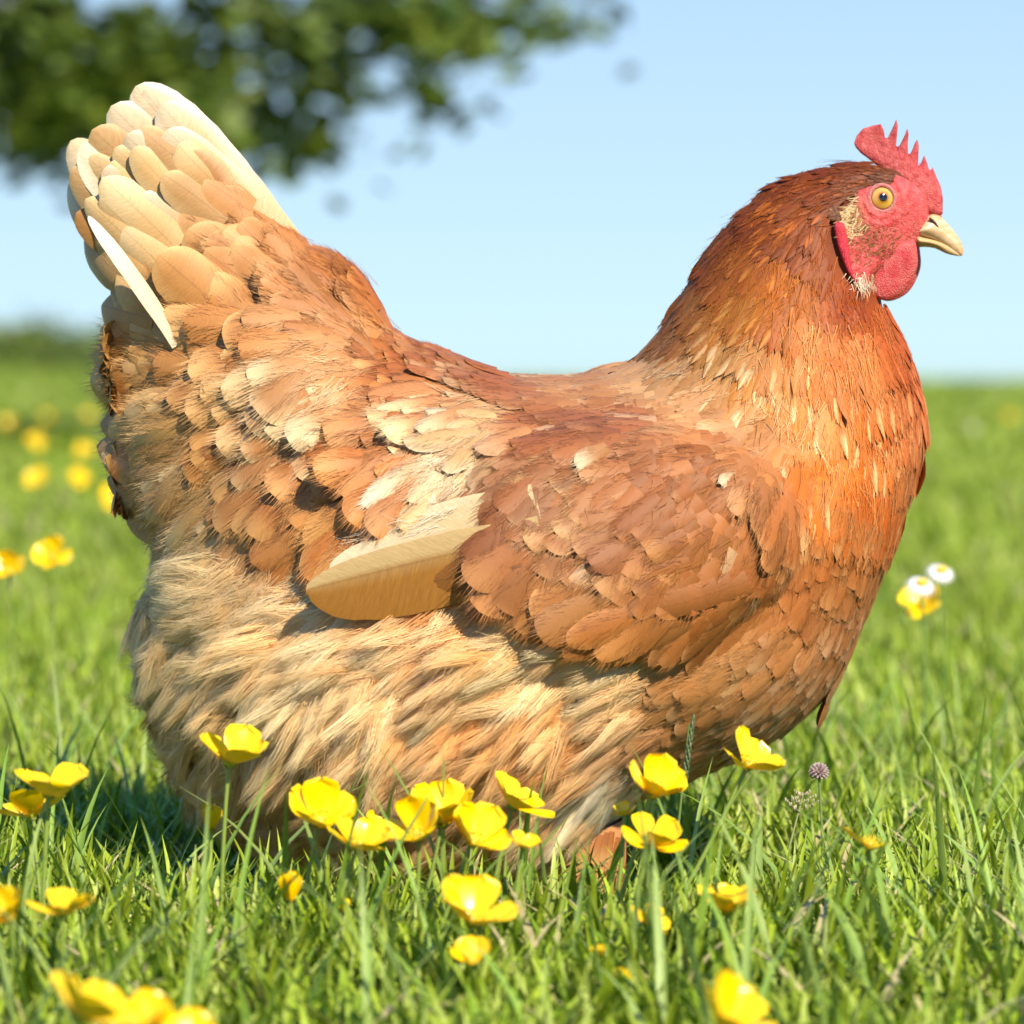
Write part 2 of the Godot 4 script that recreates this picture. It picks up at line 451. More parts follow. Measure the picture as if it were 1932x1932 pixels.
func grow_down(b: Buf, region: PackedVector2Array, step: float, per: int, scale: float, width: float, rise := 0.0, stray := 0.22, facing := 0.0) -> void:
	var box := Rect2(region[0], Vector2.ZERO)
	for q in region:
		box = box.expand(q)
	var y := box.position.y
	while y < box.end.y:
		var x := box.position.x
		while x < box.end.x:
			x += step
			var cx := x + step * rn.randf_range(-0.6, 0.6)
			var cy := y + step * rn.randf_range(-0.6, 0.6)
			if g2(hgrid, cx, cy) <= 20.0:
				continue
			var n := nat(cx, cy)
			if n.z < facing:
				continue
			var many := int(clampf(1.0 / maxf(n.z, 0.2), 1.0, 3.6) + rn.randf() * 0.99)
			for rep in many:
				var mx := cx + step * rn.randf_range(-0.5, 0.5) * minf(rep, 1.0)
				var my := cy + step * rn.randf_range(-0.5, 0.5) * minf(rep, 1.0)
				if g2(hgrid, mx, my) <= 20.0:
					continue
				n = nat(mx, my)
				var z := zat(mx, my)
				var kk := 1.0 / (1.0 - z * U / CAM_D)
				var q := Vector2(VX + (mx - VX) * kk, VY + (my - VY) * kk)
				if not Geometry2D.is_point_in_polygon(q, region):
					continue
				var f := field(q.x, q.y)
				var d: Vector2 = f[0].rotated(rn.randfn(0.0, stray))
				var t := along(d, n)
				var p := pos(mx, my, z) + n * (rise * U)
				var side := t.cross(n).normalized()
				var patch := noise2.get_noise_2d(q.x * 1.4, q.y * 1.4)
				var mixed: float = clampf(0.34 + 0.9 * patch + rn.randfn(0.0, 0.15), 0.0, 1.0)
				var ca: Color = (f[3] as Color).lerp(f[4], mixed) * rn.randf_range(0.88, 1.08)
				var cb: Color = ca.lerp(f[4], 0.35)
				var cl := rn.randf_range(0.7, 1.3) * scale
				var clift := rn.randf_range(2.0, 12.0) * (1.0 if rise == 0.0 else 0.4)
				var sway := rn.randfn(0.0, 0.22)
				var goal := p + (t * cl + side * (sway * cl) + n * (clift - 0.0012 * cl * cl)) * U
				for k in per:
					var root := p + side * (rn.randfn(0.0, 9.0) * U) + t * (rn.randfn(0.0, 12.0) * U)
					var way := goal + (side * rn.randfn(0.0, 5.0) + t * rn.randfn(0.0, 10.0) + n * rn.randfn(0.0, 3.0)) * U - root
					strand(b, root, way.normalized(), n, way.length() * rn.randf_range(0.7, 1.1), width * rn.randf_range(0.6, 1.3) * U, rn.randf_range(0.0, 4.0) * U, 0.0, rn.randfn(0.0, 0.10), ca * rn.randf_range(0.92, 1.06), cb)
		y += step

# soft locks of down: rounded bundles of fine barbs that taper to a tip
func grow_locks(b: Buf, region: PackedVector2Array, step: float, per: int, scale: float, girth: float, width: float) -> void:
	var box := Rect2(region[0], Vector2.ZERO)
	for q in region:
		box = box.expand(q)
	var y := box.position.y
	while y < box.end.y:
		var x := box.position.x
		while x < box.end.x:
			x += step
			var cx := x + step * rn.randf_range(-0.6, 0.6)
			var cy := y + step * rn.randf_range(-0.6, 0.6)
			if g2(hgrid, cx, cy) <= 20.0:
				continue
			var n := nat(cx, cy)
			var many := int(clampf(1.0 / maxf(n.z, 0.2), 1.0, 3.6) + rn.randf() * 0.99)
			for rep in many:
				var mx := cx + step * rn.randf_range(-0.5, 0.5) * minf(rep, 1.0)
				var my := cy + step * rn.randf_range(-0.5, 0.5) * minf(rep, 1.0)
				if g2(hgrid, mx, my) <= 20.0:
					continue
				n = nat(mx, my)
				var z := zat(mx, my)
				var kk := 1.0 / (1.0 - z * U / CAM_D)
				var q := Vector2(VX + (mx - VX) * kk, VY + (my - VY) * kk)
				if not Geometry2D.is_point_in_polygon(q, region):
					continue
				var f := field(q.x, q.y)
				var d: Vector2 = f[0].rotated(0.5 * noise2.get_noise_2d(q.x * 1.1 + 90.0, q.y * 1.1) + rn.randfn(0.0, 0.16))
				var t := along(d, n)
				var side := t.cross(n).normalized()
				var mixed: float = clampf(0.30 + 0.85 * noise2.get_noise_2d(q.x * 1.3, q.y * 1.3) + rn.randfn(0.0, 0.16), 0.0, 1.0)
				var ca: Color = (f[3] as Color).lerp(f[4], mixed) * rn.randf_range(0.9, 1.06)
				var cb: Color = ca.lerp(f[4], 0.45)
				var L := rn.randf_range(0.7, 1.25) * scale
				var r := girth * rn.randf_range(0.7, 1.3)
				var sway := rn.randfn(0.0, 0.16)
				var p := pos(mx, my, z - 4.0)
				var goal := p + (t * L + side * (sway * L) + n * (0.22 * r - 0.0010 * L * L)) * U
				for k in per:
					var a := rn.randf() * PI
					var rr := sqrt(rn.randf_range(0.35, 1.0))
					var off := side * (cos(a) * r * rr) + n * (sin(a) * r * rr * 0.75)
					var nn := (n * (0.45 + sin(a)) + side * cos(a) * 0.9).normalized()
					var root := p + off * U + t * (rn.randf_range(-0.1, 0.35) * L * U)
					var way := goal + off * (U * 0.42) + (side * rn.randfn(0.0, 2.5) + t * rn.randfn(0.0, 9.0)) * U - root
					strand(b, root, way.normalized(), nn, way.length() * rn.randf_range(0.75, 1.12), width * rn.randf_range(0.6, 1.3) * U, r * 0.10 * U, 0.0, rn.randfn(0.0, 0.05), ca * rn.randf_range(0.94, 1.05), cb)
		y += step

# ------------------------------------------------------------------ rounded plates (comb, wattles, beak, face)
func plate(g: PackedVector2Array, cell: float, zc: Callable, th: Callable, col: Callable, back: bool) -> ArrayMesh:
	var box := Rect2(g[0], Vector2.ZERO)
	for q in g:
		box = box.expand(q)
	var nx := int(box.size.x / cell) + 4
	var ny := int(box.size.y / cell) + 4
	var o := box.position - Vector2(cell, cell) * 1.5
	var state := PackedInt32Array()
	state.resize(nx * ny)
	for j in ny:
		for i in nx:
			if Geometry2D.is_point_in_polygon(o + Vector2(i, j) * cell, g):
				state[j * nx + i] = 1
	for j in range(1, ny - 1):
		for i in range(1, nx - 1):
			var q := j * nx + i
			if state[q] == 0:
				var near := false
				for dj in [-1, 0, 1]:
					for di in [-1, 0, 1]:
						near = near or state[q + dj * nx + di] == 1
				if near:
					state[q] = 2
	var b := Buf.new()
	var at := PackedInt32Array()
	at.resize(nx * ny)
	at.fill(-1)
	for j in ny:
		for i in nx:
			var q := j * nx + i
			if state[q] == 0:
				continue
			var p := o + Vector2(i, j) * cell
			var d := 0.0
			if state[q] == 2:
				p = edge_point(p, g)
			else:
				d = edge_distance(p, g)
			at[q] = b.v.size()
			var z: float = zc.call(p.x, p.y)
			var t: float = th.call(p.x, p.y, d)
			b.v.append(pos(p.x, p.y, z + t))
			b.n.append(Vector3.ZERO)
			b.t.append((p - o) / 60.0)
			b.c.append(col.call(p.x, p.y, d))
			if back:
				b.v.append(pos(p.x, p.y, z - t))
				b.n.append(Vector3.ZERO)
				b.t.append((p - o) / 60.0)
				b.c.append(b.c[b.c.size() - 1])
	for j in ny - 1:
		for i in nx - 1:
			var q := j * nx + i
			if state[q] != 1 and state[q + 1] != 1 and state[q + nx] != 1 and state[q + nx + 1] != 1:
				continue
			var c := [at[q], at[q + 1], at[q + nx + 1], at[q + nx]]
			for tri in [[0, 1, 2], [0, 2, 3]]:
				if c[tri[0]] < 0 or c[tri[1]] < 0 or c[tri[2]] < 0:
					continue
				for k in (2 if back else 1):
					var i0: int = c[tri[0]] + k
					var i1: int = c[tri[1]] + k
					var i2: int = c[tri[2]] + k
					if k == 1:
						var w := i1
						i1 = i2
						i2 = w
					var fn := (b.v[i2] - b.v[i0]).cross(b.v[i1] - b.v[i0])
					b.n[i0] += fn
					b.n[i1] += fn
					b.n[i2] += fn
					b.i.append_array(PackedInt32Array([i0, i1, i2]))
	for k in b.n.size():
		b.n[k] = b.n[k].normalized() if b.n[k].length() > 1e-14 else Vector3(0, 0, 1)
	return commit(b)

func dome(d: float, r: float) -> float:
	var q := 1.0 - minf(d / r, 1.0)
	return sqrt(1.0 - q * q)

func tube(b: Buf, pts: Array, radii: Array, sides: int, ca: Color, cb: Color) -> void:
	var first := b.v.size()
	var n := pts.size()
	var up := Vector3(0.3, 0.2, 0.9).normalized()
	for i in n:
		var t: Vector3 = (pts[mini(i + 1, n - 1)] - pts[maxi(i - 1, 0)]).normalized()
		var s := t.cross(up).normalized()
		var w := s.cross(t).normalized()
		for j in sides:
			var a := TAU * j / sides
			var r := s * cos(a) + w * sin(a)
			b.v.append(pts[i] + r * radii[i])
			b.n.append(r)
			b.c.append(ca.lerp(cb, float(i) / maxf(n - 1, 1)))
			b.t.append(Vector2(float(j) / sides, float(i)))
	for i in n - 1:
		for j in sides:
			var a := first + i * sides + j
			var c := first + i * sides + (j + 1) % sides
			b.i.append_array(PackedInt32Array([a, c, a + sides, c, c + sides, a + sides]))

func ball(b: Buf, at: Vector3, r: Vector3, ca: Color, rings := 6, segs := 8) -> void:
	var first := b.v.size()
	for i in rings + 1:
		var a := PI * i / rings
		for j in segs:
			var f := TAU * j / segs
			var n := Vector3(sin(a) * cos(f), cos(a), sin(a) * sin(f))
			b.v.append(at + n * r)
			b.n.append((n / r).normalized())
			b.c.append(ca)
			b.t.append(Vector2(float(j) / segs, float(i) / rings))
	for i in rings:
		for j in segs:
			var p := first + i * segs + j
			var q := first + i * segs + (j + 1) % segs
			b.i.append_array(PackedInt32Array([p, p + segs, q, q, p + segs, q + segs]))

# ------------------------------------------------------------------ textures
func feather_textures(quill: float, sweep: float) -> Array:
	var w := 128
	var h := 512
	var im := Image.create(w, h, false, Image.FORMAT_RGB8)
	var hm := Image.create(w, h, false, Image.FORMAT_L8)
	var fine := FastNoiseLite.new()
	fine.seed = 5
	fine.frequency = 0.5
	fine.fractal_octaves = 2
	var mid := FastNoiseLite.new()
	mid.seed = 9
	mid.frequency = 0.06
	for y in h:
		for x in w:
			var u := absf(x / 63.5 - 1.0)
			var along_barb := y - u * sweep
			var wrapped := fposmod(along_barb, h)
			var streak := fine.get_noise_2d(wrapped * 0.8, u * 6.0) + 0.8 * mid.get_noise_2d(wrapped * 1.6, u * 14.0 + (0.0 if x < 64 else 60.0))
			var shaft := 1.0 - smoothstep(0.015, 0.05, u)
			var g := clampf(0.93 + 0.08 * streak - 0.07 * quill * shaft, 0.0, 1.0)
			im.set_pixel(x, y, Color(g, g * 0.99, g * 0.97))
			var e := clampf(0.5 + 0.3 * streak + 0.3 * quill * shaft, 0.0, 1.0)
			hm.set_pixel(x, y, Color(e, e, e))
	return [ImageTexture.create_from_image(im), ImageTexture.create_from_image(hm)]

func noise_texture(freq: float, size: int, octaves: int, from: Color, to: Color) -> ImageTexture:
	var f := FastNoiseLite.new()
	f.seed = 31
	f.frequency = freq
	f.fractal_octaves = octaves
	var im := f.get_seamless_image(size, size)
	var out := Image.create(size, size, false, Image.FORMAT_RGB8)
	for y in size:
		for x in size:
			out.set_pixel(x, y, from.lerp(to, im.get_pixel(x, y).r))
	return ImageTexture.create_from_image(out)

func materials() -> void:
	var qt := feather_textures(1.0, 60.0)
	var ft := feather_textures(0.0, 100.0)
	var f := mat(Color.WHITE, 0.55, true)
	f.albedo_texture = ft[0]
	f.metallic_specular = 0.35
	f.backlight_enabled = true
	f.backlight = Color(0.22, 0.20, 0.18)
	M.feather = f
	var fq: StandardMaterial3D = f.duplicate()
	fq.albedo_texture = qt[0]
	fq.heightmap_enabled = true
	fq.heightmap_texture = qt[1]
	fq.heightmap_scale = 0.006
	M.quill = fq
	var s := mat(Color.WHITE, 0.6, true)
	s.metallic_specular = 0.3
	s.backlight_enabled = true
	s.backlight = Color(0.4, 0.38, 0.34)
	M.strand = s
	M.body = mat(Color.WHITE, 0.8, true)
	var grain := noise_texture(0.08, 256, 4, Color.BLACK, Color.WHITE)
	var skin := mat(Color.WHITE, 0.34, true)
	skin.heightmap_enabled = true
	skin.heightmap_texture = grain
	skin.heightmap_scale = 0.10
	skin.uv1_triplanar = true
	skin.uv1_scale = Vector3(60, 60, 60)
	skin.subsurf_scatter_enabled = true
	skin.subsurf_scatter_strength = 0.25
	M.skin = skin
	M.beak = mat(Color.WHITE, 0.35, true)
	var eye := mat(Color.WHITE, 0.05, true)
	eye.clearcoat_enabled = true
	eye.clearcoat = 1.0
	eye.clearcoat_roughness = 0.02
	M.eye = eye
	M.dark = mat(Color(0.10, 0.06, 0.05), 0.7)
	var petal := mat(Color.WHITE, 0.28, true)
	petal.metallic_specular = 0.5
	petal.backlight_enabled = true
	petal.backlight = Color(0.45, 0.40, 0.20)
	M.petal = petal
	var grass := mat(Color.WHITE, 0.45, true)
	grass.metallic_specular = 0.4
	grass.backlight_enabled = true
	grass.backlight = Color(0.62, 0.66, 0.35)
	M.grass = grass
	M.stem = mat(Color.WHITE, 0.5, true)
	var leaf := mat(Color.WHITE, 0.5, true)
	leaf.backlight_enabled = true
	leaf.backlight = Color(0.45, 0.5, 0.2)
	M.leaf = leaf
	M.bark = mat(Color(0.26, 0.20, 0.15), 0.9)
	var soil := mat(Color.WHITE, 0.95)
	soil.albedo_texture = noise_texture(0.02, 512, 5, Color(0.26, 0.32, 0.06), Color(0.46, 0.52, 0.14))
	soil.uv1_triplanar = true
	soil.uv1_world_triplanar = true
	soil.uv1_scale = Vector3(0.7, 0.7, 0.7)
	M.ground = soil

# ------------------------------------------------------------------ hen
func hc(a: Array, z := 0.0) -> PackedVector2Array:
	var p := PackedVector2Array()
	for k in range(0, a.size(), 2):
		p.append(seen(1415.1 + 0.24415 * a[k], 188.7 + 0.24415 * a[k + 1], z))
	return p

func big_feather(hen: Node3D, called: String, a: Array, ca: Color, cb: Color, pat := 0, kind := 2, cup := 0.3, tilt := Vector3(0, 0, 1), tuck := false) -> void:
	# a: root x, y, z, tip x, y, z, half width, bow
	var b := Buf.new()
	var p := spot(a[0], a[1], a[2] - 12.0 if tuck else maxf(a[2], zat(a[0], a[1]) + 5.0))
	var q := spot(a[3], a[4], maxf(a[5], zat(a[3], a[4]) + 8.0))
	var t := (q - p).normalized()
	var L := p.distance_to(q)
	feather(b, p, t, tilt.normalized(), L, a[6] * U * 1.12, kind, L * a[7], 2.0 * a[7] / L, cup, ca, cb, pat, 20, 8, rn.randfn(0.0, 0.02), 0 if kind != 0 else 90)
	part(called, commit(b), M.quill, hen)

func build_hen() -> void:
	prepare_body()
	for f in FIELD:
		fcol.append([tune(f, 6), tune(f, 7)])
	var hen := thing("hen", "large brown hen with red comb standing sideways among the buttercups", "hen", Vector3.ZERO)
	# body
	var cc := []
	for j in 42:
		for i in 42:
			cc.append((field(i * 48.0, j * 48.0)[3] as Color) * 0.9)
	var flat := func(_x, _y): return 0.0
	var tint := func(x, y, _d):
		var fx := clampf(x / 48.0, 0.0, 40.9)
		var fy := clampf(y / 48.0, 0.0, 40.9)
		var i := int(fx)
		var j := int(fy)
		return (cc[j * 42 + i] as Color).lerp(cc[j * 42 + i + 1], fx - i).lerp((cc[j * 42 + 42 + i] as Color).lerp(cc[j * 42 + 43 + i], fx - i), fy - j)
	var body_mesh := body_plate(tint)
	part("body", body_mesh, M.body, hen)
	print("body ", Time.get_ticks_msec())
	# sinks: the largest feathers are parts of their own, the rest is plumage
	var loose := Buf.new()
	var singles := []
	var to_loose := func(_s): return loose
	var to_single := func(_s):
		var nb := Buf.new()
		singles.append(nb)
		return nb
	# belly, rump and thigh: soft under layer, then down
	var fluff_region := poly([270, 1050, 420, 1040, 520, 1085, 640, 1150, 830, 1150, 1000, 1140, 1130, 1195, 1250, 1210, 1330, 1225, 1270, 1330, 1240, 1440, 1200, 1520, 1130, 1620, 1000, 1660, 600, 1660, 400, 1600, 250, 1400, 220, 1150])
	print("under ", Time.get_ticks_msec())
	var breast_region := poly([1500, 900, 1560, 960, 1650, 1000, 1700, 960, 1760, 860, 1770, 1000, 1700, 1150, 1640, 1280, 1560, 1380, 1420, 1460, 1260, 1520, 1190, 1500, 1200, 1360, 1260, 1270, 1330, 1215, 1420, 1160, 1490, 1060])
	grow(breast_region, 19.0, 0, [0, 0, 3, 1], 3.0, 3.0, 0.25, 1.2, 9, 4, 0.14, 80, to_loose, 0.0, 0.18)
	var back_region := poly([740, 590, 850, 640, 1000, 690, 1210, 660, 1330, 720, 1440, 800, 1400, 840, 1250, 800, 1050, 775, 980, 760, 880, 720, 760, 690])
	grow(back_region, 18.0, 0, [0, 1, 3], 5.0, 3.0, 0.22, 1.0, 9, 4, 0.16, 60, to_loose)
	# under-tail, cushion and saddle
	var rump_region := poly([190, 630, 330, 640, 440, 600, 560, 620, 740, 630, 860, 700, 960, 780, 900, 850, 850, 920, 740, 980, 640, 1040, 560, 1075, 440, 1060, 290, 1050, 180, 900])
	grow(rump_region, 22.0, 3, [1, 3], -3.0, 3.0, 0.4, 0.8, 6, 2, 0.3, 24, to_loose, 0.2)
	grow(rump_region, 40.0, 0, [0, 1, 1, 1, 3], 2.0, 9.0, 0.5, 1.32, 11, 6, 0.24, 150, to_single, 0.34, 0.2)
	place_singles(hen, singles, "rump_feather")
	var tail_cover := poly([470, 430, 560, 440, 680, 510, 750, 620, 720, 680, 620, 650, 560, 610, 500, 560, 440, 520])
	grow(tail_cover, 40.0, 0, [0, 3, 0], 10.0, 8.0, 0.45, 1.05, 10, 6, 0.16, 130, to_single, 0.3, 0.2)
	place_singles(hen, singles, "tail_covert")
	var tail_mid := poly([215, 430, 330, 330, 430, 330, 530, 450, 560, 560, 520, 640, 400, 640, 250, 640, 215, 560])
	grow(tail_mid, 52.0, 5, [0, 0, 1], 12.0, 14.0, 0.45, 1.25, 14, 8, 0.10, 0, to_single, 0.3, 0.16)
	place_singles(hen, singles, "tail_covert", M.quill)
	# wing
	grow(smooth_closed(wing_poly, 1), 30.0, 0, [0, 0, 3, 0, 1], 6.0, 5.5, 0.3, 1.25, 11, 6, 0.18, 150, to_single, 0.0, 0.28)
	place_singles(hen, singles, "wing_covert")
	print("rump, wing ", singles.size(), " ", Time.get_ticks_msec())
	# neck
	var neck_region := poly([1180, 690, 1250, 600, 1290, 540, 1350, 450, 1420, 370, 1500, 325, 1600, 290, 1655, 300, 1690, 335, 1680, 350, 1640, 350, 1600, 375, 1565, 395, 1555, 470, 1575, 530, 1620, 575, 1680, 575, 1720, 640, 1770, 760, 1760, 900, 1700, 1000, 1650, 1015, 1560, 960, 1480, 860, 1430, 790, 1330, 740])
	grow(neck_region, 9.0, 1, [2, 3, 3, 3, 2, 3, 3], 7.0, 2.6, 0.3, 1.15, 8, 2, 0.08, 12, to_loose, 0.0, 0.2)
	print("neck ", Time.get_ticks_msec())
	# down
	var down := Buf.new()
	grow_locks(down, fluff_region, 20.0, 78, 100.0, 17.0, 0.38)
	grow_down(down, fluff_region, 26.0, 5, 70.0, 0.4, 6.0, 0.3)
	grow_down(down, wing_poly, 36.0, 4, 34.0, 0.45, 9.0, 0.15, 0.3)
	grow_down(down, poly([430, 900, 560, 1000, 700, 950, 830, 880, 900, 800, 880, 930, 760, 1020, 640, 1120, 500, 1100, 400, 1060]), 18.0, 6, 60.0, 0.5)
	grow_down(down, rump_region, 20.0, 9, 54.0, 0.42)
	grow_down(down, neck_region, 16.0, 3, 44.0, 0.6, 8.0, 0.08, 0.35)
	grow_down(down, breast_region, 30.0, 4, 36.0, 0.5, 4.0, 0.12, 0.35)
	grow_down(down, tail_cover, 30.0, 4, 44.0, 0.5, 12.0, 0.12, 0.35)
	print("down ", down.v.size(), " ", Time.get_ticks_msec())
	var dm := part("down_plumage", commit(down), M.strand, hen)
	dm.set_meta("kind", "stuff")
	var lm := part("small_plumage", commit(loose), M.feather, hen)
	lm.set_meta("kind", "stuff")
	for k in 2:
		var far := MeshInstance3D.new()
		far.name = "far_side_plumage" if k == 0 else "far_side_down"
		far.mesh = lm.mesh if k == 0 else dm.mesh
		far.material_override = lm.material_override if k == 0 else dm.material_override
		far.scale = Vector3(1, 1, -1)
		far.set_meta("kind", "stuff")
		hen.add_child(far, true)
	build_tail(hen)
	build_wing_quills(hen)
	build_head(hen)
	build_legs(hen)

func place_singles(hen: Node3D, singles: Array, called: String, m: Material = M.feather) -> void:
	print(called, " ", singles.size())
	for b in singles:
		part(called, commit(b), m, hen)
	singles.clear()

func body_plate(tint: Callable) -> ArrayMesh:
	var b := Buf.new()
	var at := PackedInt32Array()
	at.resize(GN * GN)
	at.fill(-1)
	for j in range(1, GN - 1):
		for i in range(1, GN - 1):
			var q := j * GN + i
			var on := hgrid[q] > 0.0
			if not on and not (hgrid[q - 1] > 0.0 or hgrid[q + 1] > 0.0 or hgrid[q - GN] > 0.0 or hgrid[q + GN] > 0.0 or hgrid[q - GN - 1] > 0.0 or hgrid[q - GN + 1] > 0.0 or hgrid[q + GN - 1] > 0.0 or hgrid[q + GN + 1] > 0.0):
				continue
			var p := Vector2(i, j) * CELL
			if not on:
				p = edge_point(p, outline)
			at[q] = b.v.size()
			var z := zat(p.x, p.y) - 6.0 if on else 0.0
			var n := nat(p.x, p.y)
			for s in [1.0, -1.0]:
				b.v.append(pos(p.x, p.y, maxf(z, 0.0) * s))
				b.n.append(Vector3(n.x, n.y, n.z * s))
				b.c.append(tint.call(p.x, p.y, 0.0))
	for j in GN - 1:
		for i in GN - 1:
			var q := j * GN + i
			if hgrid[q] <= 0.0 and hgrid[q + 1] <= 0.0 and hgrid[q + GN] <= 0.0 and hgrid[q + GN + 1] <= 0.0:
				continue
			var c := [at[q], at[q + 1], at[q + GN + 1], at[q + GN]]
			for tri in [[0, 1, 2], [0, 2, 3]]:
				if c[tri[0]] >= 0 and c[tri[1]] >= 0 and c[tri[2]] >= 0:
					b.i.append_array(PackedInt32Array([c[tri[0]], c[tri[1]], c[tri[2]], c[tri[0]] + 1, c[tri[2]] + 1, c[tri[1]] + 1]))
	return commit(b)

func build_tail(hen: Node3D) -> void:
	var cream := lin("ecc998")
	var pale := lin("fff2dc", 0.8)
	var tan_ := lin("d09c62")
	var buff := lin("bc8048")
	# the main tail feathers, from the far ones to the near ones
	var list := [
		[600, 560, -20, 262, 178, -34, 56, 0.03, cream, pale], [570, 520, -4, 246, 172, 2, 58, 0.02, cream, pale], [540, 530, 8, 214, 196, 14, 56, 0.02, cream, pale], [520, 545, 14, 178, 240, 20, 54, 0.02, tan_, cream],
		[500, 560, 18, 146, 282, 22, 52, 0.03, cream, pale], [490, 580, 22, 124, 335, 16, 50, 0.05, tan_, cream], [480, 600, 24, 146, 398, 24, 44, 0.05, buff, tan_],
		[560, 500, 16, 300, 200, 26, 50, 0.02, cream, pale], [530, 470, 24, 330, 232, 34, 46, 0.02, cream, pale], [520, 520, 30, 232, 262, 36, 46, 0.03, cream, pale], [500, 540, 34, 196, 318, 40, 44, 0.03, tan_, pale],
		[480, 520, 42, 352, 288, 44, 48, 0.06, buff, cream], [510, 560, 46, 262, 372, 52, 42, 0.05, cream, pale], [490, 580, 44, 196, 420, 44, 42, 0.05, tan_, cream],
		[560, 640, 52, 300, 446, 58, 44, 0.06, buff, tan_], [590, 660, 58, 396, 500, 66, 46, 0.08, buff, tan_], [500, 660, 40, 232, 470, 40, 44, 0.05, tan_, cream], [540, 690, 52, 330, 560, 56, 50, 0.08, buff, tan_]]
	for f in list:
		var a: Array = f.slice(0, 8)
		big_feather(hen, "tail_feather", a, (f[8] as Color) * rn.randf_range(0.9, 1.05), f[9], 0, 2, 0.35, Vector3(rn.randf_range(-0.2, 0.25), rn.randf_range(-0.1, 0.3), 1), true)
	for f in [[470, 640, 40, 200, 470, 20, 46, 0.06], [480, 660, 44, 208, 540, 24, 48, 0.06], [450, 680, 46, 206, 600, 22, 48, 0.07], [470, 690, 54, 262, 560, 40, 44, 0.07]]:
		big_feather(hen, "tail_feather", f, tan_ * rn.randf_range(0.8, 1.0), cream, 0, 2, 0.4, Vector3(-0.1, 0.2, 1))
	# the broken white feather, seen edge-up
	big_feather(hen, "tail_feather", [338, 650, 140, 174, 404, 96, 16, 0.09], lin("f4dcb8", 0.74), lin("fff2dc", 0.74), 1, 5, 0.35, Vector3(0.4, 0.5, 0.8))
	# broad feathers below the tail
	for f in [[400, 660, 30, 186, 655, 8, 44, 0.06], [390, 710, 30, 182, 720, 6, 46, 0.06], [400, 790, 34, 190, 792, 6, 48, 0.06], [410, 860, 40, 182, 842, 8, 46, 0.07], [410, 920, 40, 200, 912, 8, 48, 0.07], [430, 980, 40, 236, 985, 10, 46, 0.07]]:
		big_feather(hen, "rump_feather", f, lin("c8965c") * rn.randf_range(0.85, 1.1), lin("e4be88"), 0, 0, 0.4, Vector3(-0.1, 0.2, 1))
	for f in [[420, 700, 44, 196, 690, 24, 48, 0.07], [430, 730, 56, 250, 640, 48, 40, 0.08], [450, 780, 60, 205, 740, 34, 50, 0.07], [460, 770, 70, 262, 700, 62, 44, 0.07], [440, 860, 60, 236, 826, 36, 50, 0.08], [450, 850, 72, 290, 790, 66, 46, 0.08], [450, 900, 64, 192, 852, 22, 52, 0.08], [470, 940, 70, 226, 930, 40, 52, 0.09], [480, 960, 78, 290, 900, 66, 46, 0.08], [500, 1000, 70, 280, 1010, 44, 50, 0.09], [470, 870, 84, 340, 850, 80, 42, 0.1], [480, 930, 86, 360, 940, 80, 44, 0.1]]:
		big_feather(hen, "rump_feather", f, lin("c8965c") * rn.randf_range(0.85, 1.1), lin("e4be88"), [0, 1][rn.randi() % 2], 0, 0.45, Vector3(-0.15, 0.25, 1))

func build_wing_quills(hen: Node3D) -> void:
	var z0 := zat(930, 1080)
	# the long flight feathers that lie on the flank: pale inner vane, ochre outer vane
	big_feather(hen, "wing_feather", [1010, 950, z0 + 2, 700, 1030, z0 - 8, 44, 0.04], lin("e6cc9c"), lin("f4e2c0"), 0, 5, 0.15, Vector3(-0.1, 0.3, 1))
	big_feather(hen, "wing_feather", [1020, 975, z0 + 8, 620, 1070, z0 - 2, 40, 0.04], lin("e2c694"), lin("f0dcb6"), 1, 5, 0.15, Vector3(-0.1, 0.3, 1))
	big_feather(hen, "wing_feather", [1030, 1060, z0 + 10, 630, 1128, z0 + 2, 42, 0.03], lin("a06a34"), lin("b88448"), 0, 5, 0.2, Vector3(-0.05, -0.2, 1))
	big_feather(hen, "wing_feather", [1020, 1006, z0 + 24, 574, 1100, z0 + 14, 84, 0.05], lin("b8803a"), lin("dcbc86"), 4, 5, 0.12, Vector3(-0.05, -0.10, 1))
	for f in [[1412, 876, 1360, 914, 13], [1474, 908, 1446, 966, 13], [1146, 842, 1088, 880, 20]]:
		big_feather(hen, "wing_fleck", [f[0], f[1], zat(f[0], f[1]) + 8, f[2], f[3], zat(f[2], f[3]) + 13, f[4], 0.05], lin("b88050"), lin("f0d4ac"), 1, 0, 0.3, Vector3(-0.05, 0.1, 1))
	# frayed wisps over the inner vane
	var wisp := Buf.new()
	for k in 300:
		var wx := rn.randf_range(650.0, 900.0)
		var wy := lerpf(1085.0, 985.0, (wx - 600.0) / 350.0) - rn.randf_range(0.0, 60.0)
		var c := lin("f2dcb4").lerp(lin("fff4e0"), rn.randf())
		var dirw := Vector2(-0.8, 0.42).rotated(rn.randfn(0.0, 0.22))
		strand(wisp, spot(wx, wy, zat(wx, wy) + rn.randf_range(10.0, 24.0)), Vector3(dirw.x, -dirw.y, -0.05).normalized(), Vector3(0, 0.2, 1).normalized(), rn.randf_range(25.0, 60.0) * U, 0.45 * U, 0.0, 0.0, rn.randfn(0.0, 0.25), c, c)
	part("frayed_barbs", commit(wisp), M.strand, hen).set_meta("kind", "stuff")
	for k in 6:
		big_feather(hen, "wing_feather", [1440 - k * 28, 1085 + k * 10, zat(1400 - k * 30, 1090) + 6 + k, 1180 - k * 42, 1222 - k * 4, zat(1200 - k * 40, 1180) + 16, 30, 0.07], lin("b2703a") * rn.randf_range(0.9, 1.1), lin("d4985c"), 0, 2, 0.35, Vector3(-0.05, -0.15, 1))

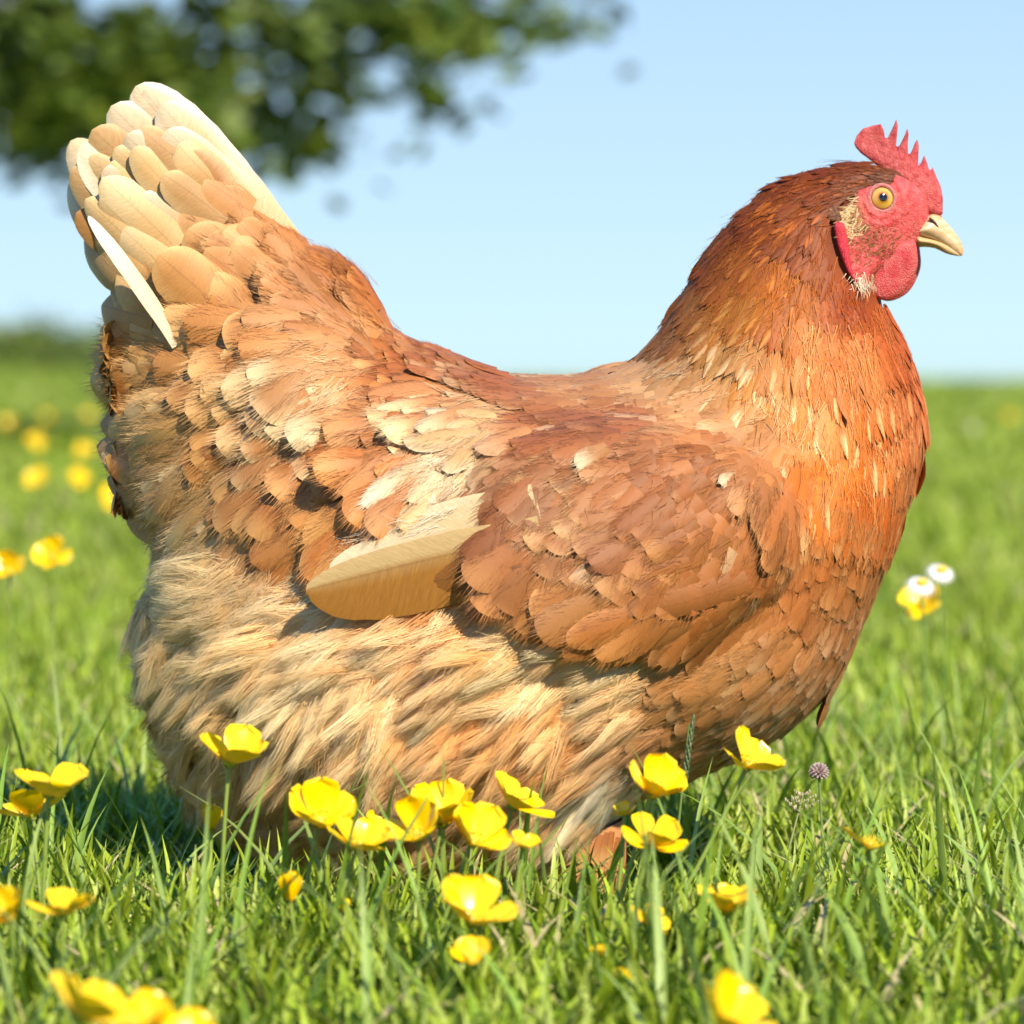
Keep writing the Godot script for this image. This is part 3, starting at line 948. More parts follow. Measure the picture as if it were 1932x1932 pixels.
func build_head(hen: Node3D) -> void:
	var red := lin("e83c42")
	var deep := lin("c82c34")
	var pink := lin("f4746e")
	# comb
	var comb := hc([820, 370, 803, 335, 825, 275, 875, 218, 950, 195, 1012, 184, 1036, 235, 1045, 300, 1058, 302, 1095, 230, 1130, 148, 1143, 200, 1132, 310, 1125, 388, 1160, 340, 1195, 270, 1213, 216, 1224, 260, 1217, 350, 1220, 444, 1250, 390, 1276, 325, 1291, 306, 1304, 350, 1300, 440, 1296, 518, 1320, 490, 1345, 425, 1360, 460, 1382, 532, 1400, 548, 1412, 516, 1440, 590, 1475, 665, 1492, 760, 1490, 880, 1440, 900, 1380, 880, 1310, 800, 1250, 740, 1150, 660, 1060, 580, 1000, 520, 940, 470, 860, 412])
	var comb_col := func(x, y, d): return pink.lerp(deep, clampf(0.35 + 0.7 * noise.get_noise_2d(x * 5.0, y * 5.0) - 0.02 * d + 0.25, 0.0, 1.0))
	part("comb", plate(comb, 2.0, func(x, y): return 5.0 * sin(x * 0.045) + (y - 300.0) * 0.03, func(_x, y, d): return (3.5 + clampf((y - 260.0) * 0.09, 0.0, 9.0)) * dome(d, 12.0) + (1.6 * noise.get_noise_2d(_x * 7.0, y * 5.0) + 1.0 * noise.get_noise_2d(_x * 20.0, y * 14.0)) * smoothstep(0.0, 8.0, d), comb_col, true), M.skin, hen)
	# wattles
	var wz := 46.0
	var wattle := smooth_closed(hc([1200, 1090, 1268, 1082, 1290, 1180, 1292, 1290, 1240, 1420, 1170, 1500, 1060, 1546, 975, 1530, 925, 1460, 898, 1350, 930, 1230, 1050, 1130], wz), 3)
	var wat_col := func(x, y, _d): return pink.lerp(red, clampf(0.4 + 0.8 * noise.get_noise_2d(x * 4.0, y * 4.0), 0.0, 1.0))
	var wat := plate(wattle, 3.0, func(x, y): return wz + 7.0 * sin((x + y) * 0.035) - (1690.0 - x) * 0.0, func(_x, _y, d): return 8.0 * dome(d, 20.0), wat_col, true)
	part("wattle", wat, M.skin, hen)
	var far := part("wattle", wat, M.skin, hen)
	far.position.z = -2.0 * wz * U
	far.position.x = 0.004
	# face
	var face := smooth_closed(hc([850, 640, 930, 570, 1050, 560, 1190, 590, 1320, 680, 1420, 770, 1490, 850, 1500, 930, 1440, 1000, 1330, 1040, 1290, 1110, 1200, 1180, 1100, 1240, 960, 1330, 900, 1440, 820, 1440, 740, 1330, 720, 1150, 700, 960, 720, 860, 800, 780, 800, 700], 50.0), 3)
	var eye2 := seen(1415.1 + 0.24415 * 1012, 188.7 + 0.24415 * 770, 62.0)
	var face_col := func(x, y, _d):
		var c := red.lerp(pink, clampf(0.55 + 0.7 * noise.get_noise_2d(x * 6.0, y * 6.0), 0.0, 1.0))
		# short brown and buff bristles over the ear and the cheek
		var ear := exp(-(pow((x - 1595.0) / 26.0, 2) + pow((y - 405.0) / 30.0, 2)))
		var cheek := exp(-(pow((x - 1640.0) / 46.0, 2) + pow((y - 452.0) / 26.0, 2)))
		var speck := smoothstep(-0.1, 0.35, noise.get_noise_2d(x * 16.0, y * 16.0))
		c = c.lerp(lin("b08850"), clampf(ear, 0.0, 0.7))
		return c.lerp(lin("8a5a34"), cheek * speck * 0.75)
	var face_th := func(x, y, d):
		var r := Vector2(x - eye2.x, (y - eye2.y) * 0.92).length()
		var ring := 5.0 * exp(-pow((r - 29.0) / 4.5, 2)) + 3.5 * exp(-pow((r - 43.0) / 5.0, 2)) - 7.0 * exp(-pow(r / 20.0, 2))
		return 5.0 * dome(d, 22.0) + (ring + 2.2 * noise.get_noise_2d(x * 9.0, y * 9.0) + 1.2 * noise.get_noise_2d(x * 24.0, y * 24.0)) * smoothstep(0.0, 14.0, d)
	var fm := plate(face, 2.4, func(x, y): return zat(x, y) - 1.0, face_th, face_col, false)
	part("face", fm, M.skin, hen)
	var fb := part("face", fm, M.skin, hen)
	fb.scale = Vector3(1, 1, -1)
	# bristles on ear and cheek
	var br := Buf.new()
	for k in 640:
		var on_ear := k < 240
		var x := rn.randfn(1592.0, 20.0) if on_ear else rn.randfn(1640.0, 42.0)
		var y := rn.randfn(402.0, 24.0) if on_ear else rn.randfn(462.0, 30.0)
		if not Geometry2D.is_point_in_polygon(Vector2(x, y), face) or Vector2(x - eye2.x, y - eye2.y).length() < 42.0:
			continue
		var n := nat(x, y)
		var t := along(Vector2(-0.8, 0.5).rotated(rn.randfn(0.0, 0.4)), n)
		var c := lin("c09a60").lerp(lin("e8d0a0"), rn.randf()) if on_ear else lin("8a5230").lerp(lin("b07a48"), rn.randf())
		strand(br, pos(x, y, zat(x, y) + 4.0), t, n, (26.0 if on_ear else 9.0) * rn.randf_range(0.6, 1.2) * U, 1.2 * U, 3.0 * U, 0.0, 0.0, c, c)
	# pale fringe under the cheek
	for k in 90:
		var x := rn.randfn(1622.0, 12.0)
		var y := rn.randfn(536.0, 10.0)
		var n := nat(x, y)
		var c := lin("e8ccA0").lerp(lin("fff0d8"), rn.randf())
		strand(br, pos(x, y, zat(x, y) + 5.0), along(Vector2(-0.25, 1).rotated(rn.randfn(0.0, 0.45)), n), n, rn.randf_range(8.0, 20.0) * U, 0.8 * U, 4.0 * U, 0.0, 0.0, c, c)
	part("bristles", commit(br), M.strand, hen).set_meta("kind", "stuff")
	# ear lobe and the dark ear hole behind the pale tuft
	var lobe := smooth_closed(hc([640, 960, 690, 945, 725, 970, 748, 1100, 765, 1260, 805, 1405, 745, 1340, 690, 1210, 652, 1080], 66.0), 3)
	part("ear_lobe", plate(lobe, 2.0, func(x, y): return zat(x, y) + 4.0, func(_x, _y, d): return 8.0 * dome(d, 9.0), func(_x, _y, _d): return lin("e83a48"), true), M.skin, hen)
	var hole := smooth_closed(hc([615, 800, 660, 810, 700, 880, 705, 940, 650, 950, 590, 930, 575, 880], 66.0), 3)
	part("ear", plate(hole, 2.0, func(x, y): return zat(x, y) + 1.0, func(_x, _y, d): return 7.0 * dome(d, 8.0), func(x, y, _d): return lin("7a4a28").lerp(lin("4a2a18"), smoothstep(-0.2, 0.3, noise.get_noise_2d(x * 12.0, y * 12.0))), true), M.body, hen)
	# eye: ball with iris and pupil, lids as rings
	for sgn in [1.0, -1.0]:
		var ez := zat(eye2.x, eye2.y)
		var eye := Node3D.new()
		eye.name = "eye"
		hen.add_child(eye, true)
		eye.position = pos(eye2.x, eye2.y, (ez - 12.0) * sgn)
		var out := (nat(eye2.x, eye2.y) * Vector3(1, 1, sgn) * 0.7 + Vector3(0.12, 0.0, sgn)).normalized()
		var ex := Vector3.UP.cross(out).normalized()
		eye.basis = Basis(ex, out.cross(ex), out)
		var eb := Buf.new()
		var R := 28.0 * U
		var rings := [0.0, 7.4, 8.2, 13.0, 18.5, 20.6, 21.8, 24.0, 27.9]
		var cols := [Color(0.004, 0.004, 0.005), Color(0.004, 0.004, 0.005), lin("a86c18", 0.7), lin("e0a440", 0.75), lin("e8b858", 0.75), lin("a86820", 0.6), lin("4a2412"), lin("a0504a"), lin("a0504a")]
		for i in rings.size():
			var rr: float = rings[i] * U
			var zz := sqrt(maxf(R * R - rr * rr, 0.0))
			for j in 32:
				var a := TAU * j / 32.0
				eb.v.append(Vector3(cos(a) * rr, sin(a) * rr, zz))
				eb.n.append(Vector3(cos(a) * rr, sin(a) * rr, zz).normalized())
				eb.c.append((cols[i] as Color) * (1.0 + (0.25 * noise.get_noise_2d(a * 300.0, i * 40.0) if i > 1 else 0.0)))
		for i in rings.size() - 1:
			for j in 32:
				var p := i * 32 + j
				var q := i * 32 + (j + 1) % 32
				eb.i.append_array(PackedInt32Array([p, q, p + 32, q, q + 32, p + 32]))
		part("eyeball", commit(eb), M.eye, eye)
		var lid := Buf.new()
		var ring_pts := []
		var rad := []
		for j in 33:
			var a := TAU * j / 32.0
			ring_pts.append(Vector3(cos(a) * 24.5 * U, sin(a) * 25.5 * U, 16.5 * U))
			rad.append(4.2 * U)
		tube(lid, ring_pts, rad, 8, lin("ec8c84"), lin("ec8c84"))
		part("eyelid", commit(lid), M.skin, eye)
	# beak
	var horn := lin("ecc8a0", 0.8)
	var horn_dark := lin("c89c58")
	var upper := smooth_closed(hc([1330, 930, 1400, 880, 1470, 890, 1530, 950, 1585, 1010, 1630, 1080, 1656, 1150, 1648, 1200, 1622, 1196, 1560, 1150, 1480, 1108, 1400, 1082, 1300, 1062, 1240, 1040, 1270, 990], 16.0), 2)
	var b_col := func(x, y, d): return horn.lerp(horn_dark, clampf(0.25 + 0.6 * noise.get_noise_2d(x * 3.0, y * 8.0) + 0.5 * smoothstep(1795.0, 1822.0, x), 0.0, 1.0))
	part("beak", plate(upper, 2.0, flat0, func(x, _y, d): return lerpf(40.0, 7.0, smoothstep(1725.0, 1815.0, x)) * dome(d, 26.0), b_col, true), M.beak, hen)
	var lower := smooth_closed(hc([1250, 1030, 1330, 1050, 1430, 1076, 1520, 1112, 1600, 1170, 1630, 1206, 1580, 1202, 1510, 1184, 1430, 1146, 1350, 1136, 1285, 1136, 1255, 1105]), 2)
	part("lower_beak", plate(lower, 2.0, flat0, func(x, _y, d): return lerpf(31.0, 4.0, smoothstep(1725.0, 1812.0, x)) * dome(d, 14.0), func(x, y, d): return horn_dark.lerp(horn, 0.4), true), M.beak, hen)
	var slit := smooth_closed(hc([1383, 912, 1400, 908, 1440, 940, 1468, 985, 1440, 976, 1405, 944], 34.0), 2)
	part("nostril", plate(slit, 1.5, func(x, y): return lerpf(40.0, 7.0, smoothstep(1725.0, 1815.0, x)) * 0.86, func(_x, _y, d): return 5.0 * dome(d, 3.0), func(_x, _y, _d): return lin("4a2c18"), true), M.body, hen)

func flat0(_x: float, _y: float) -> float:
	return 0.0

func build_legs(hen: Node3D) -> void:
	for s in [1.0, -1.0]:
		var leg := Node3D.new()
		leg.name = "leg"
		hen.add_child(leg, true)
		var x := 1120.0 if s > 0 else 1010.0
		var b := Buf.new()
		var hip := pos(x - 20, 1560, 60.0 * s)
		var hock := pos(x + 20, 1690, 60.0 * s)
		var foot := pos(x + 40, 1742, 62.0 * s)
		tube(b, [hip, hip.lerp(hock, 0.5), hock], [0.022, 0.017, 0.008], 10, lin("c88c54"), lin("b06c3c"))
		part("thigh", commit(b), M.body, leg)
		var tb := Buf.new()
		for k in 260:
			var a := rn.randf() * TAU
			var f := rn.randf()
			var c := hip.lerp(hock, f)
			var r := lerpf(0.022, 0.010, f)
			var n := Vector3(cos(a), 0.1, sin(a)).normalized()
			feather(tb, c + n * r, (Vector3(-0.3, -1, 0) + n * 0.1).normalized(), n, 0.016, 0.0035, 3, 0.002, 0.0, 0.4, lin("b8743e") * rn.randf_range(0.8, 1.15), lin("d8a468"), 1, 4, 2)
		part("thigh_plumage", commit(tb), M.feather, leg).set_meta("kind", "stuff")
		var sb := Buf.new()
		tube(sb, [hock, hock.lerp(foot, 0.5), foot], [0.0075, 0.006, 0.007], 10, lin("d8b088"), lin("e0bc94"))
		part("shank", commit(sb), M.skin, leg)
		for k in 4:
			var a: float = [-0.45, 0.0, 0.45, PI][k]
			var len: float = [0.045, 0.055, 0.045, 0.022][k]
			var e := foot + Vector3(cos(a), 0.0, sin(a)) * len
			e.y = 0.004
			var tbuf := Buf.new()
			tube(tbuf, [foot, foot.lerp(e, 0.5) + Vector3(0, 0.002, 0), e], [0.006, 0.005, 0.002], 8, lin("e0bc94"), lin("d8b088"))
			part("toe", commit(tbuf), M.skin, leg)

# ------------------------------------------------------------------ meadow
func ground_y(x: float, z: float) -> float:
	return 0.9 * smoothstep(-5.0, -26.0, x) * smoothstep(-30.0, -160.0, z)

func build_ground() -> void:
	var b := Buf.new()
	var zs := [3.0, 1.5, 0.6, 0.0, -1.0, -3.0, -8.0, -20.0, -40.0, -80.0, -120.0, -160.0, -220.0, -320.0, -480.0]
	var xs := [-300.0, -120.0, -60.0, -30.0, -22.0, -16.0, -10.0, -5.0, -2.0, 0.0, 2.0, 6.0, 16.0, 40.0, 120.0, 300.0]
	for z in zs:
		for x in xs:
			b.v.append(Vector3(x, ground_y(x, z), z))
			b.n.append(Vector3.UP)
	var w := xs.size()
	for j in zs.size() - 1:
		for i in w - 1:
			var a := j * w + i
			b.i.append_array(PackedInt32Array([a, a + w, a + 1, a + 1, a + w, a + w + 1]))
	var g := part("ground", commit(b), M.ground, self)
	g.set_meta("kind", "structure")

func blade(b: Buf, p: Vector3, out: Vector2, L: float, W: float, bend: float, col: Color, col2: Color, segs := 4) -> void:
	var dir := Vector3(out.x, 0, out.y)
	var side := Vector3(-out.y, 0, out.x)
	var first := b.v.size()
	for i in segs + 1:
		var s := float(i) / segs
		var ang := 0.15 + bend * s
		var q := p + Vector3.UP * (L * s * (1.0 - 0.28 * bend * s)) + dir * (L * (0.12 * s + 0.5 * bend * s * s))
		var n := (dir * -cos(ang) + Vector3.UP * sin(ang)).normalized() * -1.0
		var w := W * (1.0 - pow(s, 2.2)) * (0.75 + 0.5 * minf(s * 3.0, 0.5))
		for e in [-1.0, 1.0]:
			b.v.append(q + side * (w * e + 0.0))
			b.n.append((n + side * 0.35 * e).normalized())
			b.c.append(col.lerp(col2, s))
	for i in segs:
		var a := first + i * 2
		b.i.append_array(PackedInt32Array([a, a + 1, a + 2, a + 1, a + 3, a + 2]))

func tuft(blades: int, spread: float, L: float, W: float) -> ArrayMesh:
	var b := Buf.new()
	var greens := [Color(0.210, 0.310, 0.015), Color(0.270, 0.360, 0.024), Color(0.130, 0.220, 0.012), Color(0.330, 0.400, 0.075)]
	for k in blades:
		var a := rn.randf() * TAU
		var c: Color = greens[rn.randi() % 4] * rn.randf_range(0.8, 1.2)
		if rn.randf() < 0.04:
			c = Color(0.42, 0.36, 0.18)
		blade(b, Vector3(rn.randfn(0, spread), 0, rn.randfn(0, spread)), Vector2.from_angle(a), L * rn.randf_range(0.45, 1.15), W * rn.randf_range(0.6, 1.25), rn.randf_range(0.1, 1.3), c, c * 1.1)
	return commit(b)

func scatter(called: String, label: String, mesh: Mesh, spots: Array, m: Material) -> void:
	var mm := MultiMesh.new()
	mm.transform_format = MultiMesh.TRANSFORM_3D
	mm.use_colors = true
	mm.mesh = mesh
	mm.instance_count = spots.size()
	for k in spots.size():
		mm.set_instance_transform(k, spots[k][0])
		mm.set_instance_color(k, spots[k][1])
	var o := MultiMeshInstance3D.new()
	o.name = numbered(called)
	o.multimesh = mm
	o.material_override = m
	o.set_meta("kind", "stuff")
	o.set_meta("label", label)
	o.set_meta("category", "grass")
	add_child(o)

func build_grass() -> void:
	var kinds := []
	for k in 6:
		kinds.append(tuft(13, 0.016, 0.060, 0.0025))
	var lists := []
	for k in 8:
		lists.append([])
	# near: around and in front of the hen
	var bands := [[0.95, -0.9, 12500, 1.0, 0.45], [-0.9, -3.5, 13000, 1.25, 0.9], [-3.5, -11.0, 14000, 1.9, 1.8], [-11.0, -36.0, 14000, 4.0, 4.0], [-36.0, -150.0, 14000, 12.0, 12.0]]
	for bd in bands:
		for k in bd[2]:
			var z := lerpf(bd[0], bd[1], rn.randf())
			var half: float = 0.30 * (CAM_D - z) / CAM_D + bd[4]
			var x := rn.randf_range(-half, half)
			var s: float = rn.randf_range(0.7, 1.25)
			var hh: float = s * bd[3]
			if bd[3] < 1.1:
				# trodden under the hen
				var under := smoothstep(0.21, 0.12, absf(x + 0.02)) * smoothstep(0.115, 0.07, absf(z))
				hh *= lerpf(1.0, 0.42, under)
				# shorter in front of the lens
				hh *= lerpf(1.0, 0.55, smoothstep(0.22, 0.6, z))
			else:
				hh = s * lerpf(1.0, bd[3], 0.35)
			var v := 1.0 + 0.35 * noise2.get_noise_2d(x * 900.0, z * 900.0) + rn.randf_range(-0.12, 0.12)
			var t := Transform3D(Basis(Vector3.UP, rn.randf() * TAU).scaled(Vector3(s * bd[3] * 0.9, hh, s * bd[3] * 0.9)), Vector3(x, ground_y(x, z) - 0.002, z))
			lists[rn.randi() % 6].append([t, Color(v, v, v * 0.95)])
	for k in 6:
		scatter("meadow_grass", "short green meadow grass growing all over the field", kinds[k], lists[k], M.grass)
	# longer blades and stalks
	var long := Buf.new()
	for k in 700:
		var z := rn.randf_range(-0.7, 0.5)
		var half: float = 0.29 * (CAM_D - z) / CAM_D
		var x := rn.randf_range(-half, half)
		if absf(z) < 0.13 and absf(x) < 0.2:
			continue
		var c := Color(0.19, 0.31, 0.04).lerp(Color(0.34, 0.42, 0.14), rn.randf() * rn.randf()) * rn.randf_range(0.7, 1.2)
		blade(long, Vector3(x, 0, z), Vector2.from_angle(rn.randf() * TAU), rn.randf_range(0.065, 0.135), rn.randf_range(0.0011, 0.0024), rn.randf_range(0.2, 1.3), c, c, 7)
	var o := part("long_grass", commit(long), M.grass, self)
	o.set_meta("kind", "stuff")
	o.set_meta("label", "longer single blades of green grass standing above the turf")
	o.set_meta("category", "grass")

# ------------------------------------------------------------------ flowers
var petal_meshes := []

func petal_mesh(bow: float) -> ArrayMesh:
	# unit petal: grows along +x from the centre, opens to +y
	var b := Buf.new()
	var nu := 8
	var nv := 9
	for i in nv + 1:
		var s := float(i) / nv
		var w := 0.50 * pow(s, 0.7) * sqrt(maxf(0.0, 1.0 - pow(maxf(0.0, (s - 0.55) / 0.45), 2.4))) + 0.03
		for j in nu + 1:
			var u := (j / float(nu)) * 2.0 - 1.0
			var notch := 0.05 * (1.0 - absf(u)) * smoothstep(0.8, 1.0, s) * -1.0
			b.v.append(Vector3(s + notch + (0.03 * sin(u * 5.0 + bow * 9.0) + 0.018 * sin(u * 13.0 + bow * 40.0)) * s, bow * s * s + 0.17 * w * u * u * (1.2 - 0.5 * s) + 0.03 * sin(u * 4.0 + s * 4.0 + bow * 30.0) * s, u * w))
			b.n.append(Vector3.ZERO)
			var y := Color(0.86, 0.53, 0.001).lerp(Color(0.88, 0.60, 0.002), s)
			b.c.append(y)
	for i in nv:
		for j in nu:
			var a := i * (nu + 1) + j
			for tri in [[a, a + nu + 1, a + 1], [a + 1, a + nu + 1, a + nu + 2]]:
				var fn: Vector3 = (b.v[tri[2]] - b.v[tri[0]]).cross(b.v[tri[1]] - b.v[tri[0]])
				for q in tri:
					b.n[q] += fn
				b.i.append_array(PackedInt32Array(tri))
	for k in b.n.size():
		b.n[k] = b.n[k].normalized()
	return commit(b)

var stamen_mesh: ArrayMesh
var sepal_mesh: ArrayMesh

func prepare_flowers() -> void:
	for k in 4:
		petal_meshes.append(petal_mesh([0.10, 0.2, 0.3, 0.16][k]))
	var b := Buf.new()
	ball(b, Vector3(0, 0.10, 0), Vector3(0.16, 0.14, 0.16), Color(0.42, 0.46, 0.03), 6, 10)
	for k in 34:
		var a := rn.randf() * TAU
		var r := rn.randf_range(0.12, 0.30)
		var h := rn.randf_range(0.16, 0.30)
		var e := Vector3(cos(a) * r, h, sin(a) * r)
		tube(b, [Vector3(cos(a) * 0.1, 0.03, sin(a) * 0.1), e], [0.012, 0.010], 4, Color(0.75, 0.55, 0.02), Color(0.8, 0.6, 0.02))
		ball(b, e, Vector3(0.026, 0.04, 0.026), Color(0.80, 0.52, 0.01), 3, 5)
	stamen_mesh = commit(b)
	var s := Buf.new()
	for k in 5:
		var a := TAU * k / 5.0 + 0.3
		blade(s, Vector3(cos(a) * 0.05, -0.06, sin(a) * 0.05), Vector2(cos(a), sin(a)), 0.30, 0.13, 1.2, Color(0.30, 0.34, 0.05), Color(0.4, 0.4, 0.08), 4)
	sepal_mesh = commit(s)

# at: head position; face: direction the flower looks; size: petal length; open: 0 bud .. 1 flat
func buttercup(label: String, at: Vector3, face: Vector3, size: float, open: float, lean: Vector2, petals := 5, spin := -1.0) -> Node3D:
	var base := Vector3(at.x + lean.x, 0, at.z + lean.y)
	base.y = ground_y(base.x, base.z)
	var o := thing("buttercup", label, "flower", base, "yellow buttercups in the meadow")
	var head := at - base
	face = face.normalized()
	var bx := Vector3(0.31, 0.2, 0.93).cross(face).normalized()
	var basis := Basis(bx, face, bx.cross(face)).orthonormalized()
	var turn := spin if spin >= 0.0 else rn.randf() * TAU
	for k in petals:
		var a := turn + TAU * k / 5.0 + rn.randfn(0.0, 0.07)
		var rise := lerpf(1.40, 0.10, pow(open, 0.6)) + rn.randfn(0.0, 0.34 * open)
		var pb := basis * Basis(Vector3.UP, a) * Basis(Vector3(0, 0, 1), rise)
		var m := part("petal", petal_meshes[rn.randi() % 4], M.petal, o)
		m.transform = Transform3D(pb.scaled_local(Vector3.ONE * size * rn.randf_range(0.92, 1.06)), head)
	if open > 0.3:
		var st := part("stamens", stamen_mesh, M.stem, o)
		st.transform = Transform3D(basis.scaled_local(Vector3.ONE * size), head)
	var se := part("sepals", sepal_mesh, M.stem, o)
	se.transform = Transform3D(basis.scaled_local(Vector3.ONE * size), head)
	var b := Buf.new()
	var pts := []
	var rad := []
	for k in 9:
		var s := k / 8.0
		var p := Vector3.ZERO.lerp(head, s)
		p += -face * (size * 0.9 * s * s * (1.0 - s) * 2.0) + Vector3(lean.x, 0, lean.y) * (-0.35 * s * (1.0 - s))
		pts.append(p)
		rad.append(lerpf(0.0013, 0.0009, s))
	tube(b, pts, rad, 6, Color(0.16, 0.24, 0.03), Color(0.22, 0.30, 0.05))
	part("stem", commit(b), M.stem, o)
	return o

func build_flowers() -> void:
	prepare_flowers()
	# x, y seen; z in metres in front of the hen's mid plane; petal length mm; face; open; label
	var near := [
		[432, 1432, 0.22, 18.5, Vector3(0.25, 0.9, 0.3), 0.55, Vector2(-0.005, 0.0), "open buttercup on a tall stem in front of the hen's dark rump"],
		[92, 1490, 0.26, 18.5, Vector3(0.2, 0.9, 0.25), 0.62, Vector2(-0.004, 0.0), "upper of two stacked buttercups at the left edge"],
		[62, 1530, 0.18, 17.0, Vector3(-0.1, 0.95, -0.25), 0.8, Vector2(0.01, 0.01), "lower of two stacked buttercups at the left edge, seen from beneath"],
		[22, 1725, 0.40, 14.0, Vector3(-0.4, 0.6, 0.6), 0.6, Vector2(-0.01, 0.0), "low buttercup cut off by the left edge"],
		[118, 1716, 0.40, 13.5, Vector3(0.1, 1.0, 0.1), 0.75, Vector2(0.005, 0.0), "low tattered buttercup beside the left edge one"],
		[600, 1545, 0.24, 18.0, Vector3(0.15, 0.6, 0.75), 0.45, Vector2(-0.02, 0.0), "large cupped buttercup with upright petals left of the middle cluster"],
		[672, 1590, 0.26, 16.0, Vector3(0.3, 0.8, 0.4), 0.6, Vector2(-0.03, 0.0), "buttercup tucked against the lower right of the large cupped one"],
		[706, 1556, 0.20, 8.5, Vector3(0.3, 0.7, 0.4), 0.6, Vector2(-0.01, 0.0), "tiny buttercup between the two left clusters"],
		[790, 1570, 0.25, 16.5, Vector3(-0.2, 0.6, 0.7), 0.5, Vector2(-0.01, 0.0), "left buttercup of the middle cluster under the belly"],
		[832, 1545, 0.20, 19.0, Vector3(0.0, 0.7, 0.6), 0.4, Vector2(-0.025, 0.0), "tallest buttercup of the middle cluster with upright petals"],
		[888, 1580, 0.26, 16.5, Vector3(0.3, 0.6, 0.7), 0.6, Vector2(-0.03, 0.0), "right buttercup of the middle cluster with a broad bright petal"],
		[966, 1512, 0.20, 17.0, Vector3(0.45, 0.85, 0.3), 0.6, Vector2(-0.02, 0.0), "buttercup tilted to the right of the middle cluster"],
		[1228, 1490, 0.22, 16.5, Vector3(0.3, 0.6, 0.6), 0.5, Vector2(-0.03, 0.0), "upper of two buttercups in front of the hen's leg"],
		[1226, 1585, 0.24, 14.5, Vector3(0.35, 0.6, 0.6), 0.55, Vector2(-0.02, 0.0), "lower of two buttercups in front of the hen's leg"],
		[1408, 1436, 0.20, 16.5, Vector3(0.5, 0.75, 0.45), 0.6, Vector2(-0.06, 0.01), "buttercup on a slanting stem below the hen's breast"],
		[1372, 1712, 0.30, 15.0, Vector3(0.05, 0.85, 0.4), 0.42, Vector2(-0.004, 0.0), "cup-shaped buttercup alone in the grass at lower right"],
		[888, 1732, 0.36, 18.5, Vector3(0.15, 0.85, 0.4), 0.6, Vector2(0.01, 0.0), "wide buttercup in the grass below the middle cluster"],
		[894, 1806, 0.38, 10.5, Vector3(-0.1, 0.7, 0.6), 0.45, Vector2(0.0, 0.0), "small buttercup below the wide one, bottom middle"],
		[1220, 1736, 0.30, 9.5, Vector3(0.5, 0.6, 0.5), 0.55, Vector2(-0.01, 0.0), "small drooping buttercup right of the wide one"],
		[150, 1895, 0.62, 18.0, Vector3(0.45, 0.8, 0.1), 0.6, Vector2(0.0, 0.0), "blurred buttercup close to the lens at bottom left"],
		[280, 1905, 0.58, 11.5, Vector3(0.1, 0.5, 0.8), 0.4, Vector2(0.0, 0.0), "blurred upright buttercup right of the nearest one at bottom left"],
		[345, 1935, 0.58, 12.0, Vector3(0.2, 0.6, 0.7), 0.5, Vector2(0.0, 0.0), "rightmost blurred buttercup at bottom left"],
		[1362, 1912, 0.55, 19.0, Vector3(0.4, 0.75, 0.35), 0.55, Vector2(0.0, 0.0), "blurred buttercup at the bottom edge right of the middle"],
		[1178, 1528, 0.20, 6.5, Vector3(-0.2, 0.8, 0.4), 0.5, Vector2(-0.01, 0.0), "small buttercup left of the upper one by the leg"],
		[985, 1588, 0.24, 8.0, Vector3(0.3, 0.8, 0.4), 0.6, Vector2(-0.01, 0.0), "small buttercup at the right end of the middle cluster"],
		[1128, 1795, 0.34, 5.0, Vector3(0.0, 0.8, 0.4), 0.3, Vector2(0.0, 0.0), "tiny half-open buttercup low in the grass right of the wide one"],
		[1165, 1845, 0.36, 6.0, Vector3(0.2, 0.7, 0.4), 0.35, Vector2(0.0, 0.0), "tiny half-open buttercup lowest in the grass near the bottom"],
		[398, 1556, 0.18, 11.0, Vector3(0.05, 1.0, 0.1), 0.04, Vector2(0.0, 0.0), "closed yellow bud under the tall buttercup by the rump"],
		[548, 1690, 0.30, 11.5, Vector3(0.0, 1.0, 0.1), 0.06, Vector2(0.012, 0.0), "closed yellow bud low in the grass left of the middle"],
		[648, 1712, 0.26, 6.5, Vector3(0.0, 1.0, 0.2), 0.08, Vector2(0.0, 0.0), "smallest yellow bud beside the low bud left of the middle"]]
	for f in near:
		var p := spot(f[0], f[1] + (12.0 if f[2] < 0.5 else 30.0), f[2] / U)
		buttercup(f[7], p, Vector3(f[4].x, f[4].y, f[4].z * 0.55), f[3] * 0.00112, f[5], f[6])
	# a spent flower with few petals
	var sp := buttercup("spent buttercup with two pale flat petals left at right", spot(1640, 1600, 0.27 / U), Vector3(0.05, 1, 0.1), 0.016, 0.95, Vector2(-0.004, 0), 2, 0.25)
	for c in sp.get_children():
		if c.name.begins_with("petal") and c.get_index() == 1:
			c.rotate_object_local(Vector3(1, 0, 0), 0.2)
	# flowers far behind, out of focus: x, y, head height
	var back := [[102, 740, 0.19, "uppermost blurred buttercup in the field left of the tail"], [16, 800, 0.18, "blurred buttercup cut by the left edge in the field"], [168, 783, 0.17, "blurred buttercup nearest the tail feathers"], [66, 834, 0.17, "blurred buttercup below the upper pair left of the tail"], [90, 786, 0.16, "blurred buttercup right under the uppermost one"], [160, 853, 0.16, "blurred buttercup beside the rump tuft"], [148, 905, 0.15, "faint blurred buttercup below the one beside the rump"], [206, 945, 0.15, "blurred buttercup touching the rump feathers"], [100, 1055, 0.15, "large blurred buttercup lower left of the rump"], [18, 1080, 0.145, "pale blurred buttercup at the left edge below the others"], [70, 905, 0.15, "faintest blurred buttercup far left of the rump"], [1905, 785, 0.17, "single blurred buttercup in the field at the right edge"], [1742, 1142, 0.13, "blurred buttercup under two daisies right of the breast"], [85, 690, 0.19, "far faint buttercup on the left skyline"]]
